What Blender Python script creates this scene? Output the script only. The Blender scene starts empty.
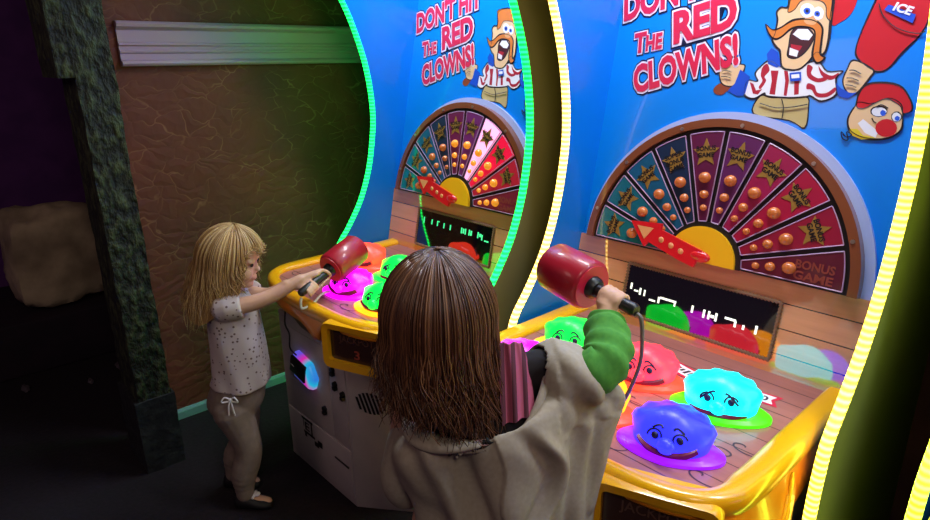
import bpy, bmesh, math, random
from mathutils import Vector, Matrix, noise
from math import sin, cos, pi, radians
random.seed(7)
SC = bpy.context.scene
COL = SC.collection

# ------------------------------------------------------------------ camera
cam_d = bpy.data.cameras.new('camera'); cam = bpy.data.objects.new('camera', cam_d); COL.objects.link(cam)
yaw, pit, rol = -0.8432, 0.3122, -0.0116
Fv = Vector((sin(yaw)*cos(pit), cos(yaw)*cos(pit), -sin(pit)))
Rv = Vector((cos(yaw), -sin(yaw), 0)); Uv = Rv.cross(Fv)
R2 = cos(rol)*Rv + sin(rol)*Uv; U2 = -sin(rol)*Rv + cos(rol)*Uv
cam.matrix_world = Matrix(((R2.x, U2.x, -Fv.x, 0), (R2.y, U2.y, -Fv.y, 0), (R2.z, U2.z, -Fv.z, 1.5), (0, 0, 0, 1)))
cam_d.sensor_width = 36; cam_d.lens = 624.9/930*36; cam_d.clip_start = 0.02
SC.camera = cam

# ------------------------------------------------------------------ world, lights, exposure
SC.view_settings.view_transform = 'Standard'; SC.view_settings.look = 'None'
SC.view_settings.gamma = 1; SC.view_settings.use_curve_mapping = False
SC.view_settings.exposure = 0.0
W = bpy.data.worlds.new('World'); SC.world = W; W.use_nodes = True
W.node_tree.nodes['Background'].inputs[0].default_value = (0.62, 0.36, 0.72, 1)
W.node_tree.nodes['Background'].inputs[1].default_value = 0.06

def area(name, loc, target, sx, sy, power, col):
    d = bpy.data.lights.new(name, 'AREA'); d.shape = 'RECTANGLE'; d.size = sx; d.size_y = sy
    d.energy = power; d.color = col
    o = bpy.data.objects.new(name, d); COL.objects.link(o); o.location = loc
    o.rotation_euler = (Vector(target)-Vector(loc)).to_track_quat('-Z', 'Y').to_euler()
    return o
area('ceiling_lamp', (0.95, -0.25, 2.7), (-0.8, 0.9, 0.7), 0.6, 0.6, 12, (1.0, 0.84, 0.70))
area('wall_fill', (-1.7, -1.3, 2.5), (-2.2, 0.9, 0.6), 0.6, 0.6, 4.5, (1.0, 0.66, 0.58))  # unseen fill light added to warm and lift the brown wall
LED_S = 6.0
HEAD_W = 24.0

# ------------------------------------------------------------------ materials
def lin(v): v /= 255.0; return v/12.92 if v <= .04045 else ((v+.055)/1.055)**2.4
def c8(r, g, b): return (lin(r), lin(g), lin(b), 1)
MATS = {}
def M(name, col, rough=.5, metal=0.0, emit=None, es=0.0, coat=0.0, ior=1.5, sub=0.0):
    if name in MATS: return MATS[name]
    m = bpy.data.materials.new(name); m.use_nodes = True; b = m.node_tree.nodes['Principled BSDF']
    b.inputs['Base Color'].default_value = c8(*col); b.inputs['Roughness'].default_value = rough
    b.inputs['Metallic'].default_value = metal; b.inputs['IOR'].default_value = ior
    if ior > 2: b.inputs['Specular IOR Level'].default_value = .15; b.inputs['IOR'].default_value = 1.5
    if coat: b.inputs['Coat Weight'].default_value = coat; b.inputs['Coat Roughness'].default_value = .04; b.inputs['Coat IOR'].default_value = max(1.5, ior)
    if emit: b.inputs['Emission Color'].default_value = c8(*emit); b.inputs['Emission Strength'].default_value = es
    MATS[name] = m; return m
class NT:
    def __init__(s, m): s.t = m.node_tree; s.b = s.t.nodes['Principled BSDF']
    def n(s, typ, **kw):
        o = s.t.nodes.new(typ)
        for k, v in kw.items():
            if k == 'inp':
                for a, b in v.items():
                    if hasattr(b, 'is_output'): s.t.links.new(b, o.inputs[a])
                    else: o.inputs[a].default_value = b
            else: setattr(o, k, v)
        return o
    def math(s, op, a, b=0.0):
        o = s.n('ShaderNodeMath', operation=op)
        for i, v in enumerate((a, b)):
            if hasattr(v, 'is_output'): s.t.links.new(v, o.inputs[i])
            else: o.inputs[i].default_value = v
        return o.outputs[0]
    def mix(s, f, a, b):
        o = s.n('ShaderNodeMix', data_type='RGBA')
        for i, v in ((0, f), (6, a), (7, b)):
            if hasattr(v, 'is_output'): s.t.links.new(v, o.inputs[i])
            else: o.inputs[i].default_value = v
        return o.outputs[2]
    def coord(s, sc=(1, 1, 1)):
        t = s.n('ShaderNodeTexCoord'); mp = s.n('ShaderNodeMapping'); mp.inputs['Scale'].default_value = sc
        s.t.links.new(t.outputs['Object'], mp.inputs[0]); return mp.outputs[0]
    def noise(s, vec, scale, detail=3):
        o = s.n('ShaderNodeTexNoise'); o.inputs['Scale'].default_value = scale; o.inputs['Detail'].default_value = detail
        s.t.links.new(vec, o.inputs['Vector']); return o.outputs[0]
    def ramp(s, f, a, b):
        o = s.n('ShaderNodeMapRange'); s.t.links.new(f, o.inputs[0]); o.inputs[1].default_value = a; o.inputs[2].default_value = b; return o.outputs[0]
    def link(s, a, inp): s.t.links.new(a, s.b.inputs[inp])
    def bump(s, h, st=.4, dist=.01):
        o = s.n('ShaderNodeBump'); o.inputs['Strength'].default_value = st; o.inputs['Distance'].default_value = dist
        s.t.links.new(h, o.inputs['Height']); s.t.links.new(o.outputs[0], s.b.inputs['Normal'])

def wood(name, axis, width, c1, c2, seam, rough=.35, coat=0.0, ior=1.5, shift=0.0):
    m = M(name, c1, rough, coat=coat, ior=ior); t = NT(m)
    co = t.coord(); sp = t.n('ShaderNodeSeparateXYZ', inp={0: co})
    a = t.math('ADD', t.math('DIVIDE', sp.outputs[axis], width), shift + 50)
    fr = t.math('FRACT', a); fl = t.math('FLOOR', a)
    wn = t.n('ShaderNodeTexWhiteNoise', noise_dimensions='1D'); t.t.links.new(fl, wn.inputs['W'])
    sc = [70, 70, 70]; sc[0] = 5
    g = t.noise(t.coord(tuple(sc)), 1.0, 4)
    f = t.math('ADD', t.math('MULTIPLY', g, .75), t.math('MULTIPLY', wn.outputs[0], .35))
    col = t.mix(f, c8(*c1), c8(*c2))
    sm = t.math('LESS_THAN', fr, .045)
    t.link(t.mix(sm, col, c8(*seam)), 'Base Color')
    return m
def speckle(name, col, c2, scale, lo, hi, rough=.9, bump=0.0, stretch=(1, 1, 1), bd=.01):
    m = M(name, col, rough); t = NT(m); n = t.noise(t.coord(stretch), scale, 5)
    t.link(t.mix(t.ramp(n, lo, hi), c8(*col), c8(*c2)), 'Base Color')
    if bump: t.bump(n, bump, bd)
    return m
def led(name, col, col2, k=1.0):
    m = M(name, col, .4); t = NT(m); sp = t.n('ShaderNodeSeparateXYZ', inp={0: t.coord()})
    s = t.math('SINE', t.math('MULTIPLY', sp.outputs[2], 2*pi/.0135))
    f = t.math('ADD', t.math('MULTIPLY', s, .5), .5)
    e = t.mix(f, c8(*col2), c8(*col)); t.link(e, 'Emission Color')
    t.t.links.new(t.math('MULTIPLY', t.math('ADD', t.math('MULTIPLY', f, .6), .4), LED_S*k), t.b.inputs['Emission Strength'])
    return m

# ------------------------------------------------------------------ mesh builder
ORG = {}
def frame_from(d, up=Vector((0, 0, 1))):
    d = d.normalized()
    if abs(d.dot(up)) > .98: up = Vector((0, 1, 0))
    a = d.cross(up).normalized(); return a, a.cross(d).normalized()
class MB:
    def __init__(s): s.v = []; s.f = []; s.m = []
    def add(s, vs, fs, mi=0):
        k = len(s.v); s.v += [tuple(v) for v in vs]
        for f in fs: s.f.append([i+k for i in f]); s.m.append(mi)
    def box(s, x0, x1, y0, y1, z0, z1, mi=0):
        vs = [(x, y, z) for z in (z0, z1) for y in (y0, y1) for x in (x0, x1)]
        s.add(vs, [(0, 2, 3, 1), (4, 5, 7, 6), (0, 1, 5, 4), (2, 6, 7, 3), (0, 4, 6, 2), (1, 3, 7, 5)], mi)
    def prism(s, pts, fa, fb, mi=0, mi_a=None, mi_b=None):
        n = len(pts); vs = [fa(*p) for p in pts]+[fb(*p) for p in pts]
        s.add(vs, [(i, (i+1) % n, (i+1) % n+n, i+n) for i in range(n)], mi)
        s.add(vs, [tuple(range(n))], mi if mi_a is None else mi_a); s.add(vs, [tuple(range(n, 2*n))], mi if mi_b is None else mi_b)
    def poly(s, vs, mi=0): s.add(vs, [tuple(range(len(vs)))], mi)
    def loft(s, rings, mi=0, caps=True, closed=True):
        n = len(rings[0]); vs = [v for r in rings for v in r]; fs = []
        for k in range(len(rings)-1):
            for i in range(n if closed else n-1):
                j = (i+1) % n; fs.append((k*n+i, k*n+j, (k+1)*n+j, (k+1)*n+i))
        if caps: fs += [tuple(range(n)), tuple(range((len(rings)-1)*n, len(rings)*n))]
        s.add(vs, fs, mi)
    def tube(s, path, r, n=8, mi=0, round_ends=False, flat=1.0, up=Vector((0, 0, 1))):
        P = [Vector(p) for p in path]; R = r if isinstance(r, (list, tuple)) else [r]*len(P)
        rings = []; a = None
        for i, p in enumerate(P):
            d = (P[min(i+1, len(P)-1)]-P[max(i-1, 0)])
            if d.length < 1e-9: d = Vector((0, 0, 1))
            d.normalize()
            if a is None: a, b = frame_from(d, up)
            else:
                a = a-d*a.dot(d)
                a = a.normalized() if a.length > 1e-6 else frame_from(d)[0]
                b = a.cross(d).normalized()
            def ring(c, q): return [c+a*q*cos(2*pi*k/n)+b*q*flat*sin(2*pi*k/n) for k in range(n)]
            if round_ends and i == 0:
                for t in (80, 55, 28): rings.append(ring(p-d*R[i]*sin(radians(t)), R[i]*cos(radians(t))))
            rings.append(ring(p, R[i]))
            if round_ends and i == len(P)-1:
                for t in (28, 55, 80): rings.append(ring(p+d*R[i]*sin(radians(t)), R[i]*cos(radians(t))))
        s.loft(rings, mi)
    def ell(s, c, rx, ry, rz, mi=0, fr=None, nu=20, nv=12, fn=None):
        c = Vector(c); X, Y, Z = fr or (Vector((1, 0, 0)), Vector((0, 1, 0)), Vector((0, 0, 1)))
        rings = []
        for j in range(nv+1):
            e = -pi/2+pi*(j+.02 if j == 0 else j-.02 if j == nv else j)/nv
            ring = []
            for i in range(nu):
                a = 2*pi*i/nu; k = fn(a, e) if fn else 1
                ring.append(c+X*(rx*k*cos(e)*cos(a))+Y*(ry*k*cos(e)*sin(a))+Z*(rz*k*sin(e)))
            rings.append(ring)
        s.loft(rings, mi)
    def build(s, name, mats, parent=None, smooth=False, bevel=0, origin=None, angle=35):
        off = Vector(origin) if origin is not None else (ORG[parent.name] if parent else Vector((0, 0, 0)))
        me = bpy.data.meshes.new(name)
        me.from_pydata([tuple(Vector(v)-off) for v in s.v], [], s.f)
        for m in (mats if isinstance(mats, (list, tuple)) else [mats]): me.materials.append(m)
        me.polygons.foreach_set('material_index', s.m)
        bm = bmesh.new(); bm.from_mesh(me)
        if bevel:
            bmesh.ops.remove_doubles(bm, verts=bm.verts, dist=1e-6)
        bmesh.ops.recalc_face_normals(bm, faces=bm.faces)
        if bevel:
            es = [e for e in bm.edges if len(e.link_faces) == 2 and e.calc_face_angle(0) > .6]
            bmesh.ops.bevel(bm, geom=es, offset=bevel, segments=3, affect='EDGES', profile=.5)
        bm.to_mesh(me); bm.free()
        if smooth or bevel:
            me.polygons.foreach_set('use_smooth', [True]*len(me.polygons)); me.set_sharp_from_angle(angle=radians(angle))
        o = bpy.data.objects.new(name, me); COL.objects.link(o)
        if parent: o.parent = parent
        elif origin is not None: o.location = origin
        ORG[o.name] = off
        return o
def tag(o, label=None, cat=None, group=None, kind=None):
    for k, v in (('label', label), ('category', cat), ('group', group), ('kind', kind)):
        if v: o[k] = v
    return o
def empty(name, loc, label, cat, group=None):
    o = bpy.data.objects.new(name, None); COL.objects.link(o); o.location = loc; ORG[o.name] = Vector(loc); o.empty_display_size = .1
    return tag(o, label, cat, group)
def remesh(o, voxel, smooth_it=4, fac=.5):
    m = o.modifiers.new('r', 'REMESH'); m.mode = 'VOXEL'; m.voxel_size = voxel; m.use_smooth_shade = True
    if smooth_it:
        q = o.modifiers.new('s', 'SMOOTH'); q.iterations = smooth_it; q.factor = fac
    dg = bpy.context.evaluated_depsgraph_get(); me = bpy.data.meshes.new_from_object(o.evaluated_get(dg))
    o.modifiers.clear(); old = o.data; mats = [k for k in old.materials]; o.data = me; me.name = o.name
    if not len(me.materials):
        for k in mats: me.materials.append(k)
    me.polygons.foreach_set('use_smooth', [True]*len(me.polygons))
    return o
def spline(pts, n):
    """Catmull-Rom through pts (tuples of any length)"""
    out = []; P = [tuple(p) for p in pts]; L = len(P)
    for k in range(n):
        t = k/(n-1)*(L-1); i = min(int(t), L-2); u = t-i
        p0, p1, p2, p3 = P[max(i-1, 0)], P[i], P[i+1], P[min(i+2, L-1)]
        out.append(tuple(.5*(2*b+(-a+c)*u+(2*a-5*b+4*c-d)*u*u+(-a+3*b-3*c+d)*u**3) for a, b, c, d in zip(p0, p1, p2, p3)))
    return out
_TX = {}
def text_geo(body, offset=0.0):
    k = (body, offset)
    if k not in _TX:
        cu = bpy.data.curves.new('t', 'FONT'); cu.body = body; cu.size = 1; cu.offset = offset; cu.resolution_u = 3
        o = bpy.data.objects.new('t', cu); COL.objects.link(o); me = o.to_mesh()
        vs = [(v.co.x, v.co.y) for v in me.vertices]; fs = [tuple(p.vertices) for p in me.polygons]
        o.to_mesh_clear(); bpy.data.objects.remove(o); bpy.data.curves.remove(cu)
        _TX[k] = (vs, fs)
    return _TX[k]
def put_text(mb, body, fn, width, height, mi=0, offset=0.0, center=False):
    v0, _ = text_geo(body); xs = [v[0] for v in v0]; w = max(xs)-min(xs); x0 = min(xs); cap = .72
    vs, fs = text_geo(body, offset); a = width/w; b = height/cap
    mb.add([fn((v[0]-x0)*a-(width/2 if center else 0), v[1]*b) for v in vs], fs, mi)

# ------------------------------------------------------------------ the setting
m_carpet = speckle('dark_carpet', (15, 6, 17), (24, 10, 25), 60, .4, .65, .95, .3)
m_wall = M('brown_wall', (74, 50, 38), .75); t = NT(m_wall)
co = t.coord(); wob = t.n('ShaderNodeTexNoise'); wob.inputs['Scale'].default_value = 5.0; wob.inputs['Detail'].default_value = 3
t.t.links.new(co, wob.inputs['Vector'])
vm = t.n('ShaderNodeVectorMath', operation='SCALE'); t.t.links.new(wob.outputs[1], vm.inputs[0]); vm.inputs[3].default_value = .22
va = t.n('ShaderNodeVectorMath', operation='ADD'); t.t.links.new(co, va.inputs[0]); t.t.links.new(vm.outputs[0], va.inputs[1])
mp = t.n('ShaderNodeMapping'); mp.inputs['Scale'].default_value = (10, 10, 19); t.t.links.new(va.outputs[0], mp.inputs[0])
vo = t.n('ShaderNodeTexVoronoi', feature='DISTANCE_TO_EDGE'); vo.inputs['Scale'].default_value = 1.0; t.t.links.new(mp.outputs[0], vo.inputs['Vector'])
nz = t.noise(co, 9, 4)
lines = t.math('MULTIPLY', t.ramp(vo.outputs[0], .035, .0), t.ramp(nz, .42, .62))
base = t.mix(t.ramp(t.noise(co, 3, 5), .3, .7), c8(90, 35, 26), c8(116, 50, 36))
t.link(t.mix(t.math('MULTIPLY', lines, .55), base, c8(170, 112, 84)), 'Base Color'); t.bump(vo.outputs[0], .35, .02)
m_trim = M('trim_paint', (172, 132, 156), .45)
m_base = M('baseboard_paint', (120, 160, 165), .5)
m_dark = speckle('dark_plaster', (84, 40, 108), (96, 48, 118), 6, .4, .6, .9)

def st(name, mb, mat, **k): return tag(mb.build(name, mat, **k), kind='structure')
b = MB(); b.box(-4.6, 3.0, -2.2, 2.2, -.05, 0); st('floor', b, m_carpet)
b = MB(); b.box(-4.6, 3.0, -2.2, 2.2, 2.95, 3.0); st('ceiling', b, M('ceiling_paint', (20, 18, 22), .9))
b = MB(); b.box(-2.75, -2.65, .5, 2.2, 0, 2.95); st('wall_left', b, m_wall)
b = MB(); b.box(-4.6, 3.0, 2.1, 2.2, 0, 2.95); st('wall_back', b, m_dark)
b = MB(); b.box(-4.6, -4.5, -2.2, 2.1, 0, 2.95); st('wall_far_left', b, m_dark)
b = MB(); b.box(-4.5, -2.75, .95, 1.0, 0, 2.95); st('wall_recess', b, m_dark)
# fluted white trim along the brown wall: profile in (out, z)
prof = [(0, 1.485), (.028, 1.487), (.034, 1.495), (.03, 1.503), (.016, 1.508), (.015, 1.53), (.022, 1.534), (.022, 1.540), (.014, 1.544), (.014, 1.556), (.021, 1.560), (.021, 1.566), (.013, 1.570),
        (.013, 1.612), (.018, 1.618), (.03, 1.624), (.033, 1.634), (.024, 1.643), (.0, 1.645)]
b = MB(); b.prism(prof, lambda o, z: (-2.65+o, .668, z), lambda o, z: (-2.65+o, 2.1, z)); st('trim_1', b, m_trim, smooth=True, angle=25)
b = MB(); b.prism([(0, 0), (.014, 0), (.014, .034), (.008, .045), (0, .045)], lambda o, z: (-2.65+o, .50, z), lambda o, z: (-2.65+o, 2.1, z)); st('baseboard_left', b, m_base)

# rough dark timber pillar with a corbel block and a plinth
m_pil = speckle('rough_timber', (20, 22, 14), (64, 72, 42), 44, .46, .66, .75, 1.0, (1, 1, .55), .03)
pil = empty('timber_pillar', (-2.44, .51, 0), 'rough dark timber pillar standing against the end of the brown wall', 'pillar')
def rough_block(x0, x1, y0, y1, z0, z1, amp, nz):
    b = MB(); rings = []
    for k in range(nz+1):
        z = z0+(z1-z0)*k/nz; ring = []
        pts = []
        for (xa, ya), (xb, yb) in (((x0, y0), (x1, y0)), ((x1, y0), (x1, y1)), ((x1, y1), (x0, y1)), ((x0, y1), (x0, y0))):
            for q in range(6): pts.append((xa+(xb-xa)*q/6, ya+(yb-ya)*q/6))
        for x, y in pts:
            n = noise.noise_vector(Vector((x*22, y*22, z*11)))+noise.noise_vector(Vector((x*60, y*60, z*30)))*.5
            ring.append((x+n.x*amp, y+n.y*amp, z))
        rings.append(ring)
    b.loft(rings); return b
rough_block(-2.545, -2.332, .452, .566, 0, 2.94, .0045, 150).build('post', m_pil, pil, smooth=True, angle=60)
rough_block(-2.60, -2.334, .405, .564, 1.455, 2.94, .006, 60).build('corbel_block', m_pil, pil, smooth=True, angle=60)
rough_block(-2.56, -2.322, .436, .576, 0, .30, .005, 14).build('plinth', speckle('plinth_timber', (18, 18, 26), (40, 42, 44), 30, .45, .7, .8, .6), pil, smooth=True, angle=60)

# beige boulder on a dark ledge in the recess left of the pillar
m_rock = speckle('beige_rock', (140, 124, 100), (196, 178, 146), 5, .35, .65, .9, .6, bd=.03)
led_b = MB(); led_b.box(-4.3, -3.58, -.5, .94, 0, .28)
tag(led_b.build('display_ledge', speckle('ledge_paint', (26, 15, 30), (36, 20, 36), 8, .4, .6, .85), bevel=.012, origin=(-3.9, .25, 0)), 'low dark ledge carrying the beige boulder left of the pillar', 'ledge')
def rockfn(seed):
    def f(a, e):
        d = Vector((cos(e)*cos(a), cos(e)*sin(a), sin(e)))
        return 1+.16*noise.noise(d*1.6+Vector((seed, 0, 0)))+.06*noise.noise(d*5)
    return f
def boulder(c, rx, ry, rz, seed):
    def fn(a, e):
        k = rockfn(seed)(a, e); q = max(abs(cos(e)*cos(a)), abs(cos(e)*sin(a)), abs(sin(e)))
        return k*(.40+.60/q*.84)
    b = MB(); b.ell(c, rx, ry, rz, nu=48, nv=28, fn=fn)
    b.v = [(x, y, max(z, .281)) for x, y, z in b.v]
    return b
tag(boulder((-3.88, .49, .535), .25, .245, .285, 3).build('boulder', m_rock, smooth=True, angle=60, origin=(-3.88, .50, .281)), 'pale beige boulder sitting on the dark ledge left of the pillar', 'boulder')
# crumpled foil glinting on the dark floor
m_foil = M('crumpled_foil', (150, 140, 150), .3, metal=.7)
def scrap(loc, r, seed, lab):
    def fn(a, e): return 1+.7*noise.noise(Vector((cos(e)*cos(a)*3+seed, cos(e)*sin(a)*3, sin(e)*3)))
    b = MB(); b.ell(Vector(loc)+Vector((0, 0, r*.28)), r*1.5, r*.5, r*.3, nu=12, nv=7, fn=fn); b.v = [(x, y, max(z, .002)) for x, y, z in b.v]
    tag(b.build('crumpled_wrapper', m_foil, origin=loc), lab, 'wrapper')
scrap((-3.354, .598, 0), .035, 2, 'crumpled shiny wrapper on the dark floor just left of the pillar')
scrap((-3.29, .45, 0), .022, 5, 'small crumpled wrapper lying between the pillar and the long wrapper')
scrap((-3.42, .20, 0), .03, 8, 'crumpled wrapper farthest from the pillar, on the floor below the boulder')
ART = [
(0,[(.165,.806),(.185,.805),(.202,.82),(.209,.843),(.208,.875),(.185,.906),(.133,.911)]),
(1,[(.03,.588),(.038,.637),(.07,.631),(.146,.638),(.16,.611),(.162,.561),(.122,.577)]),
(2,[(.033,.591),(.041,.633),(.071,.629),(.145,.635),(.157,.611),(.159,.565),(.121,.58)]),
(1,[(.229,.744),(.233,.789),(.248,.863),(.253,.888),(.351,.879),(.358,.808),(.348,.769),(.326,.735),(.306,.702),(.286,.693),(.262,.702),(.236,.724)]),
(0,[(.231,.746),(.235,.786),(.251,.86),(.256,.885),(.349,.877),(.355,.809),(.346,.771),(.323,.738),(.304,.704),(.285,.696),(.263,.705),(.239,.725)]),
(3,[(-.086,.642),(-.081,.657),(-.05,.676),(-.046,.704),(-.032,.704),(-.037,.662),(-.055,.637),(-.072,.633)]),
(1,[(-.084,.708),(-.057,.714),(-.027,.713),(-.013,.705),(-.023,.667),(-.04,.653),(-.071,.664)]),
(4,[(-.08,.706),(-.056,.71),(-.028,.71),(-.016,.704),(-.027,.67),(-.041,.657),(-.069,.666)]),
(1,[(.218,.673),(.221,.7),(.231,.722),(.277,.7),(.275,.682),(.255,.645),(.234,.647)]),
(4,[(.221,.673),(.224,.698),(.233,.718),(.273,.699),(.271,.684),(.252,.649),(.235,.65)]),
(1,[(.022,.705),(.043,.722),(.074,.706),(.107,.699),(.134,.716),(.159,.719),(.182,.697),(.216,.697),(.206,.679),(.215,.643),(.184,.625),(.157,.637),(.15,.634),(.11,.63),(.055,.632),(.047,.638),(.026,.624),(-.004,.635),(-.004,.672),(.022,.671),(.013,.688)]),
(5,[(.025,.704),(.045,.719),(.075,.704),(.108,.696),(.135,.713),(.158,.716),(.182,.694),(.213,.695),(.203,.679),(.211,.644),(.184,.628),(.157,.639),(.148,.637),(.109,.633),(.057,.635),(.048,.642),(.025,.628),(-.001,.637),(-.001,.67),(.026,.669),(.016,.687)]),
(6,[(.03,.704),(.04,.712),(.049,.696),(.04,.681),(.046,.671),(.037,.651),(.031,.656),(.037,.671),(.03,.684)]),
(6,[(.052,.696),(.071,.696),(.072,.672),(.075,.638),(.061,.639),(.06,.671)]),
(6,[(.006,.667),(.016,.663),(.026,.647),(.041,.651),(.033,.637),(.02,.639)]),
(6,[(.084,.696),(.093,.695),(.101,.672),(.103,.636),(.096,.637),(.092,.672)]),
(6,[(.113,.672),(.124,.673),(.13,.641),(.12,.639)]),
(6,[(.136,.71),(.148,.704),(.148,.689),(.166,.679),(.183,.683),(.184,.675),(.166,.67),(.143,.68),(.136,.697)]),
(6,[(.145,.667),(.161,.662),(.171,.646),(.191,.646),(.206,.659),(.209,.65),(.194,.637),(.171,.637),(.157,.652),(.145,.654)]),
(6,[(.16,.707),(.174,.693),(.194,.685),(.207,.692),(.204,.681),(.19,.676),(.171,.686)]),
(7,[(-.025,.698),(.004,.68),(-.0,.636),(-.017,.631),(-.047,.644),(-.032,.663)]),
(7,[(.206,.669),(.221,.656),(.239,.648),(.254,.648),(.237,.634),(.217,.64)]),
(7,[(.034,.736),(.042,.75),(.06,.74),(.075,.707),(.065,.703),(.042,.712)]),
(1,[(.038,.768),(.041,.789),(.04,.816),(.034,.836),(.043,.848),(.059,.85),(.057,.9),(.149,.892),(.169,.801),(.172,.753),(.167,.731),(.149,.735),(.136,.713),(.12,.698),(.097,.696),(.075,.704),(.062,.742),(.052,.751)]),
(4,[(.042,.768),(.044,.787),(.044,.816),(.038,.833),(.046,.844),(.063,.846),(.061,.896),(.145,.889),(.163,.801),(.168,.753),(.163,.735),(.148,.738),(.134,.716),(.119,.701),(.098,.699),(.077,.707),(.066,.742),(.055,.753)]),
(8,[(.063,.834),(.063,.862),(.057,.9),(.149,.892),(.159,.849),(.165,.81),(.153,.819),(.146,.843),(.128,.856),(.091,.859),(.078,.839)]),
(1,[(.08,.785),(.092,.798),(.118,.795),(.136,.778),(.135,.758),(.123,.735),(.105,.723),(.084,.729),(.081,.755)]),
(9,[(.083,.785),(.094,.795),(.118,.792),(.133,.778),(.132,.76),(.12,.738),(.104,.727),(.087,.732),(.084,.755)]),
(5,[(.086,.781),(.095,.793),(.118,.792),(.132,.778),(.126,.766),(.108,.768)]),
(6,[(.087,.758),(.114,.753),(.11,.742),(.089,.747)]),
(5,[(.086,.75),(.108,.742),(.107,.728),(.088,.733)]),
(1,[(.014,.809),(.025,.787),(.044,.769),(.061,.773),(.082,.792),(.108,.796),(.131,.788),(.137,.766),(.139,.731),(.156,.711),(.173,.725),(.161,.735),(.157,.765),(.152,.794),(.133,.812),(.106,.818),(.077,.816),(.054,.8),(.035,.795)]),
(8,[(.018,.806),(.027,.788),(.043,.773),(.059,.776),(.08,.796),(.107,.799),(.133,.79),(.14,.766),(.143,.732),(.156,.715),(.169,.725),(.157,.735),(.153,.765),(.149,.793),(.132,.809),(.107,.815),(.079,.812),(.054,.797),(.036,.793)]),
(10,[(.136,.811),(.135,.807),(.133,.803),(.129,.801),(.123,.801),(.117,.802),(.112,.804),(.107,.808),(.105,.812),(.106,.817),(.108,.82),(.113,.822),(.118,.823),(.124,.822),(.13,.819),(.134,.815)]),
(5,[(.124,.833),(.124,.827),(.122,.822),(.117,.819),(.111,.818),(.105,.819),(.099,.823),(.094,.829),(.091,.835),(.091,.842),(.093,.847),(.098,.85),(.104,.851),(.111,.849),(.117,.845),(.122,.84)]),
(5,[(.146,.826),(.146,.821),(.145,.816),(.142,.813),(.137,.812),(.132,.813),(.128,.817),(.124,.822),(.122,.827),(.122,.833),(.123,.838),(.126,.841),(.131,.842),(.136,.84),(.14,.837),(.144,.832)]),
(11,[(.115,.833),(.115,.83),(.114,.827),(.112,.826),(.109,.825),(.106,.826),(.103,.828),(.101,.831),(.099,.834),(.099,.837),(.101,.839),(.103,.841),(.106,.841),(.109,.84),(.112,.839),(.114,.836)]),
(11,[(.138,.825),(.138,.823),(.138,.821),(.136,.819),(.133,.819),(.131,.82),(.128,.821),(.126,.823),(.125,.826),(.125,.829),(.126,.831),(.128,.832),(.13,.832),(.133,.832),(.135,.83),(.137,.828)]),
(1,[(.111,.833),(.111,.832),(.111,.83),(.11,.83),(.108,.829),(.107,.83),(.105,.831),(.104,.832),(.104,.833),(.104,.835),(.104,.836),(.105,.837),(.107,.837),(.108,.837),(.109,.836),(.111,.834)]),
(1,[(.135,.826),(.135,.824),(.134,.823),(.134,.823),(.133,.823),(.131,.823),(.13,.824),(.129,.825),(.129,.826),(.129,.827),(.129,.828),(.13,.829),(.131,.829),(.132,.828),(.133,.828),(.134,.827)]),
(1,[(.257,.62),(.259,.658),(.285,.673),(.333,.668),(.361,.638),(.369,.614),(.355,.606),(.359,.573),(.339,.552),(.308,.546),(.279,.55),(.255,.566),(.247,.591),(.254,.615)]),
(4,[(.25,.591),(.256,.614),(.263,.628),(.29,.626),(.319,.639),(.344,.628),(.352,.608),(.356,.574),(.337,.555),(.307,.55),(.279,.554),(.258,.567)]),
(12,[(.256,.568),(.273,.569),(.287,.556),(.317,.552),(.287,.546),(.264,.554)]),
(0,[(.26,.62),(.263,.656),(.286,.67),(.333,.665),(.359,.637),(.367,.615),(.353,.608),(.343,.624),(.315,.637),(.291,.624),(.274,.614)]),
(5,[(.271,.581),(.28,.591),(.315,.566),(.313,.552),(.29,.561)]),
(1,[(.323,.61),(.323,.606),(.32,.602),(.315,.599),(.309,.597),(.303,.598),(.297,.6),(.292,.604),(.29,.609),(.29,.613),(.293,.618),(.298,.62),(.304,.622),(.31,.621),(.316,.619),(.321,.615)]),
(5,[(.322,.61),(.321,.606),(.319,.603),(.315,.6),(.309,.599),(.304,.599),(.298,.601),(.295,.604),(.293,.608),(.293,.612),(.295,.615),(.3,.618),(.305,.619),(.311,.618),(.316,.616),(.32,.613)]),
(1,[(.353,.6),(.353,.596),(.351,.592),(.349,.59),(.345,.588),(.341,.589),(.337,.591),(.334,.595),(.333,.599),(.332,.604),(.334,.607),(.336,.61),(.34,.611),(.344,.611),(.348,.608),(.351,.605)]),
(5,[(.351,.6),(.351,.596),(.35,.593),(.348,.59),(.345,.59),(.341,.59),(.338,.592),(.336,.595),(.334,.599),(.334,.602),(.335,.606),(.337,.608),(.341,.609),(.344,.608),(.347,.606),(.35,.603)]),
(11,[(.321,.607),(.321,.604),(.32,.602),(.319,.601),(.317,.6),(.315,.6),(.313,.602),(.311,.604),(.31,.606),(.31,.609),(.311,.611),(.312,.612),(.314,.613),(.316,.612),(.319,.611),(.32,.609)]),
(11,[(.349,.597),(.349,.595),(.349,.593),(.348,.592),(.346,.591),(.344,.592),(.342,.593),(.341,.594),(.34,.596),(.34,.598),(.341,.6),(.342,.601),(.344,.602),(.346,.601),(.347,.6),(.349,.599)]),
(0,[(.349,.576),(.349,.569),(.346,.562),(.34,.558),(.333,.556),(.325,.556),(.317,.56),(.311,.566),(.308,.573),(.308,.581),(.311,.587),(.317,.592),(.325,.594),(.333,.593),(.34,.589),(.346,.583)]),
(7,[(.269,.826),(.275,.837),(.331,.813),(.329,.795)]),
]

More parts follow.
